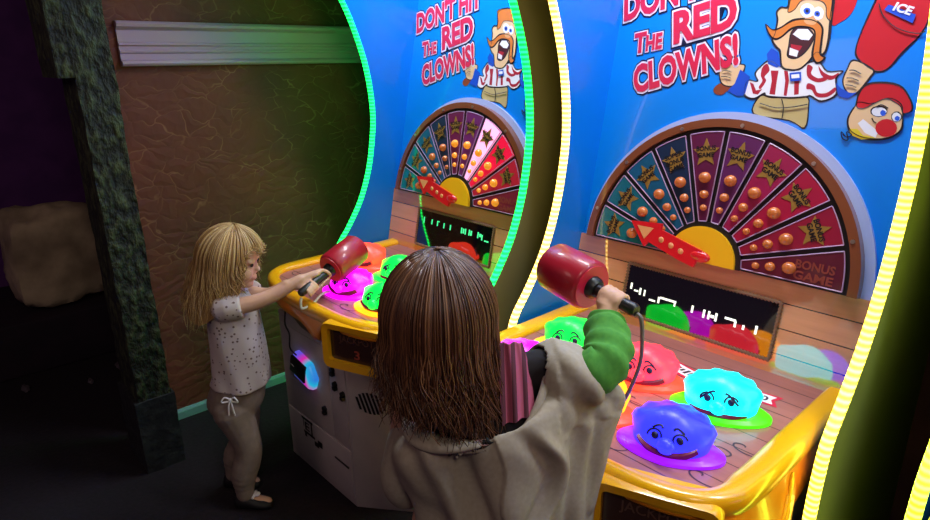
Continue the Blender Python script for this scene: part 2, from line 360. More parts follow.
# ------------------------------------------------------------------ the arcade machines
TH = .197; CT, ST = cos(TH), sin(TH)
def BP(x, s, d=0.0): return (x, 1.508+s*ST-d*CT, .78+s*CT+d*ST)      # leaning back panel: across, up the panel, out of the panel
m_cab = speckle('cabinet_white', (188, 178, 178), (202, 192, 190), 8, .3, .7, .45)
m_black = M('black_plastic', (14, 14, 16), .4)
m_seam = M('panel_gap', (60, 54, 56), .6)
m_yel = M('yellow_plastic', (244, 176, 8), .28, coat=.5)
m_org = M('orange_plastic', (238, 138, 8), .3, coat=.5)
m_apr = wood('apron_print', 2, .05, (88, 44, 26), (60, 30, 20), (30, 14, 10), .4)
m_deck = wood('deck_planks', 1, .062, (186, 120, 112), (146, 90, 84), (70, 38, 42), .3, coat=.3, shift=.3)
m_back = wood('back_planks', 2, .062, (246, 172, 126), (206, 132, 94), (70, 36, 28), .2, coat=1.0, ior=2.2, shift=.13)
m_blue = M('header_blue', (0, 132, 226), .3, coat=.3)
m_blue2 = M('side_blue', (0, 122, 218), .32, coat=.2)
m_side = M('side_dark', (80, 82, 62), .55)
m_ring = M('ring_light', (170, 182, 226), .4, emit=(150, 165, 215), es=.05)
m_rail = M('copper_rail', (130, 70, 40), .3, coat=.6)
m_scr = M('screw_metal', (190, 175, 165), .3, metal=.9)
m_star = M('star_print', (150, 112, 46), .4, coat=.4)
m_txt = M('dark_lettering', (20, 14, 14), .5)
m_bulb = M('amber_bulb', (196, 108, 50), .25, coat=.6, emit=(190, 80, 20), es=.10)
m_bulbl = M('lit_amber_bulb', (220, 140, 50), .25, coat=.6, emit=(255, 150, 30), es=.55)
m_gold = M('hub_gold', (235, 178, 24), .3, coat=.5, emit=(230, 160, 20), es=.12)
m_red = M('pointer_red', (214, 26, 36), .3, coat=.5, emit=(200, 10, 20), es=.10)
m_tri = M('pointer_cream', (238, 168, 110), .4)
m_disp = M('display_glass', (6, 8, 7), .10, coat=1.0, ior=2.3)
m_rope = M('rope_border', (128, 92, 70), .6)
m_white = M('white_print', (236, 232, 232), .5)
m_navy = M('navy_outline', (14, 20, 60), .4)
m_ltr = M('red_lettering', (214, 34, 70), .35)
m_pink = M('white_outline', (240, 226, 240), .4)
m_scroll = M('scroll_print', (62, 34, 56), .5)
ART_M = [M('art_red', (206, 28, 40), .35), M('art_line', (28, 14, 22), .5), M('art_tan', (196, 172, 112), .45), M('art_brown', (140, 62, 28), .5), M('art_skin', (232, 190, 140), .45), m_white,
         M('art_crimson', (176, 28, 48), .45), M('art_blue', (24, 76, 190), .45), M('art_orange', (214, 120, 44), .45), M('art_maroon', (70, 14, 22), .5), M('art_nose', (222, 160, 106), .45), M('art_eye', (40, 90, 210), .4), M('art_yellow', (226, 196, 40), .45)]
WEDGE = [(20, 112, 122), (18, 104, 124), (22, 88, 124), (26, 44, 72), (98, 26, 66), (94, 32, 88), (158, 26, 74), (172, 22, 60), (150, 24, 54), (92, 22, 44)]
m_wedge = [M('wedge_print_%s' % n, c, .3, coat=.6, ior=1.5) for n, c in zip('teal sea_blue slate navy maroon purple magenta crimson brick wine'.split(), WEDGE)]
m_lit = [M('lit_wedge_print_%s' % n, c, .3, coat=.6, emit=c, es=e) for n, c, e in zip('teal sea_blue slate navy maroon purple magenta crimson brick wine'.split(), WEDGE[:6]+[(255, 170, 215), (230, 20, 60), (180, 30, 50), (120, 30, 50)], [.1, .1, .1, .1, .25, .4, 1.1, .6, .3, .2])]
m_wline = M('wedge_outline', (176, 140, 176), .4)

# profile of the front edge of a side panel (y, z), bottom to top
EDGE = [(1.215, .02), (1.215, .30), (1.215, .59), (1.222, .70), (1.24, .77), (1.30, .85), (1.363, .95), (1.41, 1.07), (1.437, 1.20), (1.445, 1.30), (1.434, 1.42), (1.405, 1.54), (1.345, 1.69), (1.25, 1.84), (1.13, 2.0), (1.03, 2.2), (1.0, 2.45)]
EDGE_S = spline(EDGE, 90)
FRONT = [(-.378, 1.50), (-.378, 1.25), (-.378, 1.04), (-.364, .960), (-.31, .905), (-.2, .876), (0, .866), (.2, .876), (.31, .905), (.364, .960), (.378, 1.04), (.378, 1.25), (.378, 1.50)]
GLOW = {'lime': ((70, 255, 8), .5), 'violet': ((120, 12, 200), .7), 'green': ((4, 255, 62), .8), 'red': ((255, 60, 70), 1.0), 'coral': ((255, 56, 34), 1.0), 'yellow': ((255, 150, 20), 1.0), 'cyan': ((3, 235, 250), 1.0), 'blue': ((34, 38, 255), 1.0), 'magenta': ((205, 3, 205), 1.0), 'rose': ((255, 46, 64), 1.0)}
def glow(col):
    (r, g, b_), k = GLOW[col]
    return M('glowing_%s' % col, (int(r*.6), int(g*.6), int(b_*.6)), .35, emit=(r, g, b_), es=k*DOME_S)
DOME_S = 2.9
m_feat = M('face_line', (16, 18, 70), .5); m_mouth = M('mouth_red', (120, 14, 60), .4)

def clown_head(root, x, y, col, ccol, look):
    zt = .752; C = Vector((x, y, zt+.022)); g = glow(col)
    b = MB(); TL = .22; HX, HY, HZ = .076, .064, .058; Q = radians(20)
    def fn(a, e):
        k = 1.0
        if e > -.1:
            for q in range(6):
                aq = radians(12+q*31); d = (a-aq+pi) % (2*pi)-pi
                k += .20*math.exp(-(d/.24)**2-((e-.42)/.3)**2)
            k += .10*math.exp(-((e-1.5)/.4)**2)
        return k
    RZ = Matrix.Rotation(Q, 3, 'Z'); fr = tuple(RZ @ k for k in (Vector((1, 0, 0)), Vector((0, cos(TL), sin(TL))), Vector((0, -sin(TL), cos(TL)))))
    b.ell(C, HX, HY, HZ, nu=40, nv=20, fr=fr, fn=fn)
    b.v = [(vx, vy, max(vz, zt)) for vx, vy, vz in b.v]
    h = b.build('clown_head', g, root, smooth=True, angle=70)
    h['label'] = 'glowing %s clown head' % col
    cb = MB(); pts = []                                              # leaf-shaped collar ring round the head
    for k in range(40):
        a = 2*pi*k/40; sx = .106*(abs(cos(a))**1.3)*(1 if cos(a) >= 0 else -1); sy = -.012+.064*sin(a); pts.append((x+sx*cos(Q)-sy*sin(Q), y+sx*sin(Q)+sy*cos(Q)))
    rings = [[(px, py, zt-.001) for px, py in pts], [(x+(px-x)*1.0, y+(py-y)*1.0, zt+.006) for px, py in pts], [(x+(px-x)*.9, y+(py-y)*.9, zt+.012) for px, py in pts], [(x+(px-x)*.4, y+(py-y)*.4, zt+.012) for px, py in pts]]
    cb.loft(rings); cb.build('collar', glow(ccol), h, smooth=True)
    def S(a, e, lift=1.0):
        k = fn(a, e)*lift; return C+fr[0]*(HX*k*cos(e)*cos(a))+fr[1]*(HY*k*cos(e)*sin(a))+fr[2]*(HZ*k*sin(e))
    fb = -pi/2
    for sgn in (-1, 1):
        e1 = MB(); e1.tube([S(fb+sgn*.42+.24*cos(q*.52), .66+.2*sin(q*.52), 1.02) for q in range(8)], .0022, 5); e1.tube([S(fb+sgn*(.22+.1*q), .99+look*(.05*q)-.03*(q-1)**2, 1.03) for q in range(5)], .0026, 5)
        e1.ell(S(fb+sgn*.40, .66, 1.0), .008, .006, .008, nu=10, nv=6); e1.build('eye', m_feat, h, smooth=True)
    nb = MB(); nb.ell(S(fb, .46, 1.05), .018, .016, .016, nu=14, nv=8); nb.build('nose', g, h, smooth=True)
    mb = MB(); top = [S(fb+q, .26+.22*abs(q)**1.5*look, 1.02) for q in [k*.11-.88 for k in range(17)]]; bot = [S(fb+q, -.06+.46*abs(q)**1.5*look, 1.03) for q in [k*.11-.88 for k in range(17)]]
    mb.loft([[p for p in top], [(p+q)*.5+Vector((0, -.006, .004)) for p, q in zip(top, bot)], [p for p in bot]], caps=False, closed=False); mb.build('mouth', m_mouth, h, smooth=True)

def closed(pts):
    n = len(pts); return spline([pts[-1]]+list(pts)+[pts[0], pts[1]], (n+2)*4+1)[4:4+4*n]
def machine(xc, label, led_l, led_r, domes, lit, dots, dot_col, has_art=True):
    root = empty('arcade_machine', (xc, 1.2, 0), label, 'arcade machine', 'whack a clown arcade machines')
    o_ = Vector((xc, 0, 0))
    class B(MB):                                                    # builder in the machine's own coordinates (x across, y depth, z up)
        def build(s, name, mats, parent, **k):
            if not getattr(s, 'abs', False): s.v = [(v[0]+xc, v[1], v[2]) for v in s.v]
            return MB.build(s, name, mats, parent, **k)
    globals()['MB_'] = B
    # base cabinet
    b = B(); poly = [(-.33, .915), (.125, .925), (.29, 1.06), (.31, 1.5), (.31, 1.95), (-.33, 1.95)]
    b.prism(poly, lambda x, y: (x, y, .0), lambda x, y: (x, y, .62)); base = b.build('base_cabinet', m_cab, root, bevel=.004)
    yf = lambda x: .915+(x+.33)*.022
    def plate(x0, x1, z0, z1, d=.004, name='access_door', mat=m_cab, par=base):
        q = B(); q.prism([(x0, z0), (x1, z0), (x1, z1), (x0, z1)], lambda x, z: (x, yf(x)+.002, z), lambda x, z: (x, yf(x)-d, z)); return q.build(name, mat, par, bevel=.0025)
    plate(-.318, .01, .235, .575); plate(-.318, .115, .03, .222); plate(.018, .115, .235, .575)
    for x, z in ((.045, .51), (.055, .46), (.10, .44), (-.03, .33)):
        q = B(); q.tube([(x, yf(x), z), (x, yf(x)-.014, z)], [.011, .010], 12); q.box(x-.004, x+.012, yf(x)-.018, yf(x)-.005, z-.018, z-.006); q.build('lock', m_black, base, smooth=True)
    q = B(); q.box(.01, .10, yf(.05)-.007, yf(.05)-.003, .148, .154); q.build('slot', m_seam, base)
    q = B()                                                         # maker's sticker on the lower door
    F = lambda x, z: (x, yf(x)-.0062, z)
    for rect in ((-.215, .212, -.135, .222), (-.205, .18, -.20, .212), (-.15, .165, -.14, .212), (-.205, .155, -.125, .165), (-.13, .13, -.10, .15), (-.105, .14, -.075, .165), (-.20, .14, -.185, .156)):
        x0, z0, x1, z1 = rect; q.poly([F(x0, z0), F(x1, z0), F(x1, z1), F(x0, z1)])
    put_text(q, 'E', lambda x, z: F(-.192+x, .172+z), .03, .034, 0, .02); q.build('sticker', m_txt, base)
    # speaker grille on the chamfer
    ca = Vector((.125, .925, 0)); cd = Vector((.29, 1.06, 0))-ca; cl = cd.length; cd.normalize(); cn = Vector((cd.y, -cd.x, 0))
    CH = lambda u, z, d: tuple(ca+cd*u+cn*d+Vector((0, 0, z)))
    b = B(); b.prism([(.055+.055*cos(k*pi/10)+.02, .42+.055*sin(k*pi/10)) for k in range(20)], lambda u, z: CH(u, z, -.002), lambda u, z: CH(u, z, .002)); gr = b.build('speaker_grille', m_cab, root)
    for k in range(7):
        u = .034+k*.0138; hh = math.sqrt(max(.05**2-(u-.075)**2, .0001)); q = B(); hh *= .8; q.prism([(u-.0045+hh*.3, .42-hh), (u+.0035+hh*.3, .42-hh), (u+.0045-hh*.3, .42+hh), (u-.0035-hh*.3, .42+hh)], lambda a, z: CH(a, z, .001), lambda a, z: CH(a, z, .0035)); q.build('slot', m_black, gr)
    # card reader
    b = B(); hx = [(-.215, .455), (-.185, .505), (-.085, .485), (-.055, .435), (-.08, .385), (-.19, .408)]
    rings = []
    for d, k in ((0, 1.0), (.018, 1.0), (.034, .86), (.036, .5)):
        cx, cz = -.135, .446; rings.append([(cx+(x-cx)*k, yf(x)-d, cz+(z-cz)*k) for x, z in hx])
    m_rd = bpy.data.materials.get('reader_glow')
    if not m_rd:
        m_rd = M('reader_glow', (60, 60, 90), .3); t = NT(m_rd); sp = t.n('ShaderNodeSeparateXYZ', inp={0: t.coord()})
        rp = t.n('ShaderNodeValToRGB'); t.t.links.new(t.ramp(t.math('ADD', sp.outputs[0], t.math('MULTIPLY', sp.outputs[2], .35)), -.04, .115), rp.inputs[0])
        el = rp.color_ramp.elements; el[0].color = c8(90, 130, 255); el[1].color = c8(60, 40, 255)
        for ps, cc in ((.35, (120, 90, 255)), (.55, (255, 40, 190)), (.72, (40, 210, 255))): e = el.new(ps); e.color = c8(*cc)
        t.link(rp.outputs[0], 'Emission Color'); m_rd.node_tree.nodes['Principled BSDF'].inputs['Emission Strength'].default_value = .65
    b.loft(rings); rd = b.build('card_reader', m_rd, root, bevel=.006)
    q = B(); q.prism([(-.200, .432), (-.180, .498), (-.086, .480), (-.100, .412)], lambda x, z: (x, yf(x)-.03, z), lambda x, z: (x, yf(x)-.042, z)); q.build('reader_screen', m_black, rd, bevel=.004)
    q = B(); q.prism([(-.182, .462), (-.160, .458), (-.160, .462), (-.182, .466)], lambda x, z: (x, yf(x)-.0421, z), lambda x, z: (x, yf(x)-.043, z)); q.build('screen_text', m_white, rd)
    q = B(); q.tube(spline([(-.16, yf(-.1)-.03, .50), (-.15, yf(-.1)-.055, .54), (-.165, .875, .585), (-.18, .87, .62), (-.20, .885, .66)], 16), .003, 6); q.build('reader_cord', m_black, rd, smooth=True)
    # deck: apron, planked top, yellow rim
    fs = spline(FRONT, 72); n = len(fs)
    def off(k, d):                                                 # offset outwards from the rim centre line
        x, y = fs[k]; ax, ay = fs[max(k-1, 0)]; bx, by = fs[min(k+1, n-1)]; tx, ty = bx-ax, by-ay; L = math.hypot(tx, ty); return x+d*ty/L, y-d*tx/L
    b = B(); rings = []
    for k in range(n):
        x, y = off(k, .004); xi, yi = off(k, -.045); rings.append([(x, y, .735), (xi*.93, yi+.0, .60), (xi*.8, yi+.04, .60), (xi*.8, yi+.04, .735)])
    b.loft(rings); b.build('deck_apron', m_apr, root, smooth=True, angle=30)
    b = B(); pts = [off(k, -.006) for k in range(n)]; pts = [(x, min(y, 1.53)) for x, y in pts]; b.prism(pts, lambda x, y: (x, y, .72), lambda x, y: (x, y, .75)); deck = b.build('play_deck', m_deck, root)
    b = B(); rings = []
    for k in range(n):
        wd_ = .014*min(1, max(0, (fs[k][1]-.93)/.08)); pr = [(-.020-wd_, .748), (-.020-wd_, .758), (-.012-wd_, .765), (.008, .768), (.018, .762), (.022, .750), (.022, .730), (.014, .722), (-.01, .722)]
        rings.append([(*off(k, d), z) for d, z in pr])
    b.loft(rings); rim = b.build('deck_rim', m_yel, root, smooth=True, angle=50)
    # moulded lip under the rim with a drip left of the jackpot box, and the deep orange cheeks at both sides
    def lowz(k):
        x, y = fs[k]
        if y > .97: return .52+.20*min(1, max(0, (y-1.05)/.45))**1.3
        v = .690+.012*sin(x*14)
        v -= .058*math.exp(-((x-.07)/.06)**2)+.02*math.exp(-((x+.34)/.05)**2)
        return (v if x < .12 else .716) if x < .345 else .716-(x-.345)/.03*.10
    FL = lambda k: max(0, sin(pi*min(1, max(0, (fs[k][1]-.93)/.275))))**.7
    b = B(); rings = []
    for k in range(n):
        lo = lowz(k) if fs[k][0] > 0 or fs[k][1] <= .97 else lowz(k); d1 = .012
        fl = FL(k); xm, ym = off(k, .020+.024*fl); xb, yb = off(k, .010+.030*fl); xi, yi = off(k, -.012)
        rings.append([(*off(k, .016), .735), (xm, ym, .735*.6+lo*.4), (*off(k, .018+.030*fl), .735*.2+lo*.8), (xb, yb, lo), (xi, yi, lo+.004), (xi, yi, .735)])
    b.loft(rings); lip = b.build('rim_lip', m_org, root, smooth=True, angle=60)
    for side in (0, 1):                                             # raised flame lines on the cheeks
        ks = [k for k in range(n) if .955 < fs[k][1] < 1.20 and (fs[k][0] > 0) == (side == 1)]
        if not side: ks = ks[::-1]
        for j in range(4):
            kk = ks[j*2:j*2+8]; pth = []
            for i, k in enumerate(kk):
                u = i/(len(kk)-1); t_ = .92-.14*j*.5-.62*u**1.4; lo = lowz(k); pth.append((*off(k, .018+.026*FL(k)*min(1, t_/.4)), .735*(1-t_)+lo*t_))
            q = B(); q.tube(spline(pth, 20), [.0045*(1-.6*abs(i/19-.5)) for i in range(20)], 6); q.build('flame_line', m_yel, lip, smooth=True)
    # jackpot box
    p0 = Vector((.166, .832, .0)); pd = Vector((.382, .920, 0))-p0; pw = pd.length; pd.normalize(); pn = Vector((pd.y, -pd.x, 0))
    BX = lambda u, z, d: tuple(p0+pd*u+pn*d+Vector((0, 0, z)))
    def rr(x0, x1, z0, z1, r):
        return [(cx+r*cos(a), cz+r*sin(a)) for cx, cz, a0 in ((x1-r, z1-r, 0), (x0+r, z1-r, 90), (x0+r, z0+r, 180), (x1-r, z0+r, 270)) for a in [radians(a0+q*22.5) for q in range(5)]]
    b = B(); ou, inn = rr(0, pw, .608, .757, .024), rr(.022, pw-.022, .632, .735, .010); N = len(ou)
    b.loft([[BX(u, z, -.05) for u, z in ou], [BX(u, z, .004) for u, z in ou], [BX(u*.97+.015*pw, z*.97+.03*.66, .014) for u, z in ou], [BX(u, z, .010) for u, z in inn], [BX(u, z, -.006) for u, z in inn]], caps=False)
    jb = b.build('jackpot_box', m_yel, root, smooth=True, angle=50)
    q = B(); q.prism(inn, lambda u, z: BX(u, z, -.05), lambda u, z: BX(u, z, -.005)); q.build('box_panel', M('jackpot_panel', (58, 34, 30), .25, coat=.4), jb)
    q = B(); put_text(q, 'JACKPOT', lambda u, z: BX(pw/2+u, .694+z, -.0042), .125, .022, 0, .012, True); q.build('box_lettering', M('jackpot_lettering', (92, 60, 48), .5), jb)
    q = B(); put_text(q, '3', lambda u, z: BX(pw/2+u, .645+z, -.0042), .018, .028, 0, .02, True); q.build('box_number', M('jackpot_number', (140, 64, 52), .5, emit=(200, 60, 40), es=.03), jb)
    # printed scrolls and score ribbons on the deck
    for sx, sy, a0, s_ in ((.295, .985, .3, 1), (.31, 1.13, .5, 1), (.28, 1.09, 2.4, -1), (.10, .95, .2, 1), (-.12, .945, 2.9, -1), (-.30, .99, 2.2, -1), (.055, 1.13, .9, 1), (-.10, 1.14, 2.2, -1), (-.30, 1.14, .4, 1)):
        q = B(); pth = []
        for k in range(26):
            u = k/25; r = .006+.030*u; a = a0+s_*u*6.3; pth.append((sx+r*cos(a)*1.2+u*.02, sy+r*sin(a)*.7))
        vs = []; 
        for k, (px, py) in enumerate(pth):
            ax, ay = pth[max(k-1, 0)]; bx, by = pth[min(k+1, 25)]; L = math.hypot(bx-ax, by-ay) or 1; w = .0016*(1.3-abs(k/25-.4))
            vs += [(px-(by-ay)/L*w, py+(bx-ax)/L*w, .7506), (px+(by-ay)/L*w, py-(bx-ax)/L*w, .7506)]
        q.add(vs, [(2*k, 2*k+1, 2*k+3, 2*k+2) for k in range(25)]); q.build('scroll_print', m_scroll, deck)
    for lx, ly, an, wd, tx in ((.225, 1.347, .12, .115, '100'), (.075, 1.335, -.25, .15, None), (-.09, 1.365, .25, .16, None)):
        L2 = lambda u, v, z, lx=lx, ly=ly, an=an: (lx+u*cos(an)-v*sin(an), ly+u*sin(an)+v*cos(an), z)
        q = B(); q.poly([L2(u, v, .7507) for u, v in ((-wd/2-.012, -.026), (wd/2+.012, -.026), (wd/2, 0), (wd/2+.012, .026), (-wd/2-.012, .026), (-wd/2, 0))], 1)
        q.poly([L2(u, v, .7511) for u, v in ((-wd/2, -.019), (wd/2, -.019), (wd/2-.008, 0), (wd/2, .019), (-wd/2, .019), (-wd/2+.008, 0))], 0)
        if tx: put_text(q, 'x '+tx, lambda u, v: L2(u+.005, v-.011, .7514), .075, .022, 2, .03, True)
        else:
            for k in range(9): u = -wd/2+.02+k*(wd-.04)/8; h_ = (.007, .011, .009)[k % 3]; q.poly([L2(a, c_, .7514) for a, c_ in ((u-.005, -h_), (u+.003, -h_), (u+.005, h_), (u-.003, h_))], 2)
        q.build('score_ribbon', [m_white, m_ltr, m_scroll], deck)
    for x, y, col, cc, lk in [d_ for d_ in domes if d_[2]]: clown_head_(root, xc, x, y, col, cc, lk)
    # side panels with light strips
    for s_, lm in ((-1, led_l), (1, led_r)):
        x0, x1 = (s_*.42, s_*.438)
        pts = [(y+.008, z) for y, z in EDGE_S]+[(1.98, 2.45), (1.98, .02)]
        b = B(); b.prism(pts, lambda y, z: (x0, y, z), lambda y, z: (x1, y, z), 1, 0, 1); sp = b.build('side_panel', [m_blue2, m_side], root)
        q = B(); rings = []
        for y, z in EDGE_S[2:]: rings.append([(x0-s_*.002, y+.009, z), (x0-s_*.002, y, z), (x0+s_*.005, y-.005, z), (x1-s_*.005, y-.005, z), (x1+s_*.002, y, z), (x1+s_*.002, y+.009, z)])
        q.loft(rings, 0)
        if s_ < 0: q.loft([[(x1-.001, y+.008, z), (x1-.004, y+.010, z), (x1-.004, y+.044, z), (x1-.001, y+.046, z)] for y, z in EDGE_S[2:]], 1)   # added glow strip on the hidden outer face
        q.build('light_strip', [lm, LED_SPILL[lm.name]], sp, smooth=True, angle=50)
    # canopy above the frame with its downlight
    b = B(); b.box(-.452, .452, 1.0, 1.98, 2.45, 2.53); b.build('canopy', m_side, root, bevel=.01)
    ld = bpy.data.lights.new('canopy_lamp', 'AREA'); ld.shape = 'RECTANGLE'; ld.size = .7; ld.size_y = .2; ld.energy = HEAD_W; ld.color = (.92, .96, 1)
    lo_ = bpy.data.objects.new('canopy_lamp', ld); COL.objects.link(lo_); lo_.parent = root; lo_.location = (0, .18, 2.43); lo_.rotation_euler = (radians(14), 0, 0)
    # header panel
    b = B(); b.prism([(-.42, -.06), (.42, -.06), (.42, 1.68), (-.42, 1.68)], lambda x, s: BP(x, s, -.02), lambda x, s: BP(x, s, 0)); hp = b.build('header_panel', m_blue, root)
    for body, x, s, ang, w, h in (("DON'T HIT", -.402, .838, 12.5, .37, .075), ('T', -.349, .743, 9, .034, .055), ('HE', -.312, .749, 9, .048, .043), ('RED', -.225, .769, 13.5, .168, .084), ('CLOWNS!', -.324, .632, 16, .300, .076)):
        ca_, sa_ = cos(radians(ang)), sin(radians(ang)); q = B()
        for mi, of, d in ((2, .14, .0012), (1, .095, .0024), (0, .045, .0036)):
            put_text(q, body, lambda u, v, d=d: BP(x+u*ca_-v*sa_+.03*v, s+u*sa_+v*ca_, d), w, h, mi, of)
        q.build('header_lettering', [m_ltr, m_pink, m_navy], hp)
    q = B()
    for i, (k, pts) in enumerate(ART):
        if len(pts) >= 7 and len(pts) != 16: pts = closed(pts)
        q.poly([BP(x, s, .0010+.00006*i) for x, s in pts], k)
        if k in (0, 2, 4, 5, 8) and len(pts) > 30: q.tube([BP(x, s, .0010+.00006*i) for x, s in pts+pts[:1]], .0011, 4, 1)
    put_text(q, 'ICE', lambda u, v: BP(.286+u*.93-v*(-.34), .8245+u*(-.34)+v*.93, .0056), .036, .017, 5, .04)
    for ln in ([(.256, .84), (.27, .814), (.301, .787), (.339, .774), (.356, .777)], [(.252, .551), (.242, .56), (.248, .545), (.26, .543), (.253, .561), (.265, .555), (.256, .549), (.246, .554)], [(-.071, .693), (-.06, .695), (-.046, .691)], [(-.071, .679), (-.058, .68), (-.044, .676)], [(.229, .697), (.239, .697), (.254, .689)], [(.227, .68), (.238, .68), (.253, .674)], [(.228, .665), (.239, .664), (.251, .66)], [(.044, .616), (.083, .607), (.121, .61), (.156, .618)], [(.094, .628), (.103, .608), (.105, .582)], [(.3, .619), (.309, .624), (.323, .617)], [(.297, .594), (.302, .587), (.307, .585)]):
        pp = spline(ln, 24); q.tube([BP(x, s, .0050) for x, s in pp], .0012, 5, 1)
    q.poly([BP(x, s, .0049) for x, s in ((.099, .690), (.125, .693), (.130, .673), (.105, .670))], 7); q.poly([BP(x, s, .0051) for x, s in ((.104, .686), (.122, .688), (.125, .679), (.107, .677))], 5)
    q.build('printed_figure', ART_M, hp)
    # planked lower panel with display
    b = B(); b.prism([(-.418, -.045), (.418, -.045), (.418, .197), (-.418, .197)], lambda x, s: BP(x, s, 0), lambda x, s: BP(x, s, .016)); lp = b.build('plank_panel', m_back, root)
    b = B(); b.prism([(-.228, -.004), (.206, -.004), (.206, .143), (-.228, .143)], lambda x, s: BP(x, s, .016), lambda x, s: BP(x, s, .0185)); b.build('display', m_disp, lp)
    b = B(); pp = [(-.228, -.004), (.206, -.004), (.206, .143), (-.228, .143), (-.228, -.004)]
    for (xa, sa), (xb, sb) in zip(pp, pp[1:]):
        L = math.hypot(xb-xa, sb-sa); N = int(L/.009)
        for k in range(N):
            u = (k+.5)/N; px, ps = xa+(xb-xa)*u, sa+(sb-sa)*u; dx, ds = (xb-xa)/L*.0048, (sb-sa)/L*.0048
            b.tube([BP(px-dx-ds*.5, ps-ds+dx*.5, .019), BP(px+dx+ds*.5, ps+ds-dx*.5, .019)], .0042, 6)
    b.build('rope_border', m_rope, lp, smooth=True)
    for x, s, dx, ds in dots:
        q = B(); q.prism([(x, s), (x+dx, s), (x+dx, s+ds), (x, s+ds)], lambda a, c_: BP(a, c_, .018), lambda a, c_: BP(a, c_, .0192)); q.build('display_segment', dot_col, lp)
    # prize wheel
    wc = (-.010, .197); D0 = .034
    def PW(r, a, d): return BP(wc[0]+r*cos(a), wc[1]+r*sin(a), d)
    def half(mb, r0, r1, d0, d1, a0=0.0, a1=pi, N=48, mi=0):
        A = [a0+(a1-a0)*k/N for k in range(N+1)]
        mb.loft([[PW(r0, a, d0), PW(r1, a, d0), PW(r1, a, d1), PW(r0, a, d1)] for a in A], mi)
    b = B(); half(b, .02, .372, .0, D0-.006); wh = b.build('prize_wheel', m_txt, root)
    q = B(); half(q, .36, .394, .0, .010); q.build('wheel_glow_ring', m_ring, wh)
    q = B(); half(q, .352, .373, .004, D0+.004); q.build('wheel_rail', m_rail, wh, smooth=True, angle=30)
    for a in (20, 52, 84, 110, 140, 166):
        q = B(); q.tube([PW(.36, radians(a), D0+.003), PW(.36, radians(a), D0+.007)], .005, 8); q.build('rail_screw', m_scr, wh, smooth=True)
    for j in range(10):
        a1 = pi-j*pi/10; a0 = a1-pi/10; g = .03; sg = B(); N = 8
        pts = [(.108, a0+g*2), (.340, a0+g*.7)]+[(.340, a0+g*.7+(a1-a0-1.4*g)*k/N) for k in range(1, N)]+[(.340, a1-g*.7), (.108, a1-g*2)]
        sg.prism(pts, lambda r, a: PW(r, a, D0-.006), lambda r, a: PW(r, a, D0)); seg = sg.build('wheel_wedge', (m_lit if lit else m_wedge)[j], wh)
        q = B(); cl = pts+[pts[0]]
        for (ra, aa), (rb, ab) in zip(cl, cl[1:]): q.tube([PW(ra, aa, D0), PW(rb, ab, D0)], .0016, 4)
        q.build('wedge_outline', m_wline, wh)
        am = (a0+a1)/2
        if j < 9:
            q = B(); cxr = .286
            def SL(u, v, d): c_ = (wc[0]+cxr*cos(am), wc[1]+cxr*sin(am)); tx, ty = sin(am), -cos(am); return BP(c_[0]+u*tx+v*cos(am), c_[1]+u*ty+v*sin(am), d)
            st_ = [((.038 if k % 2 == 0 else .017)*sin(k*pi/5), (.038 if k % 2 == 0 else .017)*cos(k*pi/5)) for k in range(10)]
            q.prism(st_, lambda u, v: SL(u, v, D0), lambda u, v: SL(u, v, D0+.0015)); q.build('star', m_star, wh)
            q = B()
            for i, wd in enumerate(('SUPER', 'BONUS', 'GAME') if j == 3 else ('BONUS', 'GAME')):
                put_text(q, wd, lambda u, v, i=i: SL(u, v+.006-.017*i, D0+.0022), .052 if wd != 'GAME' else .044, .0125, 0, .03, True)
            q.build('star_lettering', m_txt, wh)
        else:
            q = B()
            def SH(u, v, d): return BP(wc[0]+.275+u+.0*v, wc[1]+.045+v+.0*u, d)
            for i, wd in enumerate(('BONUS', 'GAME')): put_text(q, wd, lambda u, v, i=i: SH(u, v-.005-.026*i, D0+.0015), .085, .02, 0, .03, True)
            q.build('wedge_lettering', M('bonus_lettering', (140, 62, 50), .4), wh)
        for r, br in ((.222, .0165), (.178, .0125), (.143, .0095)):
            q = B(); q.ell(PW(r, am, D0), br, br, br*.9, nu=12, nv=8); q.build('wheel_bulb', m_bulbl if lit and j > 3 else m_bulb, wh, smooth=True)
    q = B(); half(q, .0, .106, D0-.004, D0+.004, N=24); q.build('hub_ring', m_txt, wh)
    q = B(); half(q, .0, .094, D0+.004, D0+.012, N=24); q.build('hub', m_gold, wh)
    aa = radians(163)
    def PA(l, w, d): return BP(wc[0]+.0+l*cos(aa)-w*sin(aa), wc[1]+.012+l*sin(aa)+w*cos(aa), d)
    q = B(); q.prism([(.0, -.02), (.13, -.014), (.135, -.030), (.225, .006), (.155, .052), (.148, .034), (.05, .034), (.0, .03)], lambda l, w: PA(l, w, D0+.010), lambda l, w: PA(l, w, D0+.020))
    q.ell(BP(wc[0]+.0, wc[1]+.014, D0+.012), .030, .012, .016, nu=20, nv=8); pt = q.build('wheel_pointer', m_red, wh, smooth=True, angle=30)
    q = B(); q.prism([(.150, -.008), (.200, .008), (.163, .032)], lambda l, w: PA(l, w, D0+.0201), lambda l, w: PA(l, w, D0+.0215))
    for l in (.115, .082, .05): q.ell(PA(l, .010, D0+.020), .0085, .004, .0085, nu=10, nv=6)
    q.build('pointer_marks', m_tri, wh)
    return root
def clown_head_(root, xc, x, y, col, cc, lk): clown_head(root, x+xc, y, col, cc, lk)

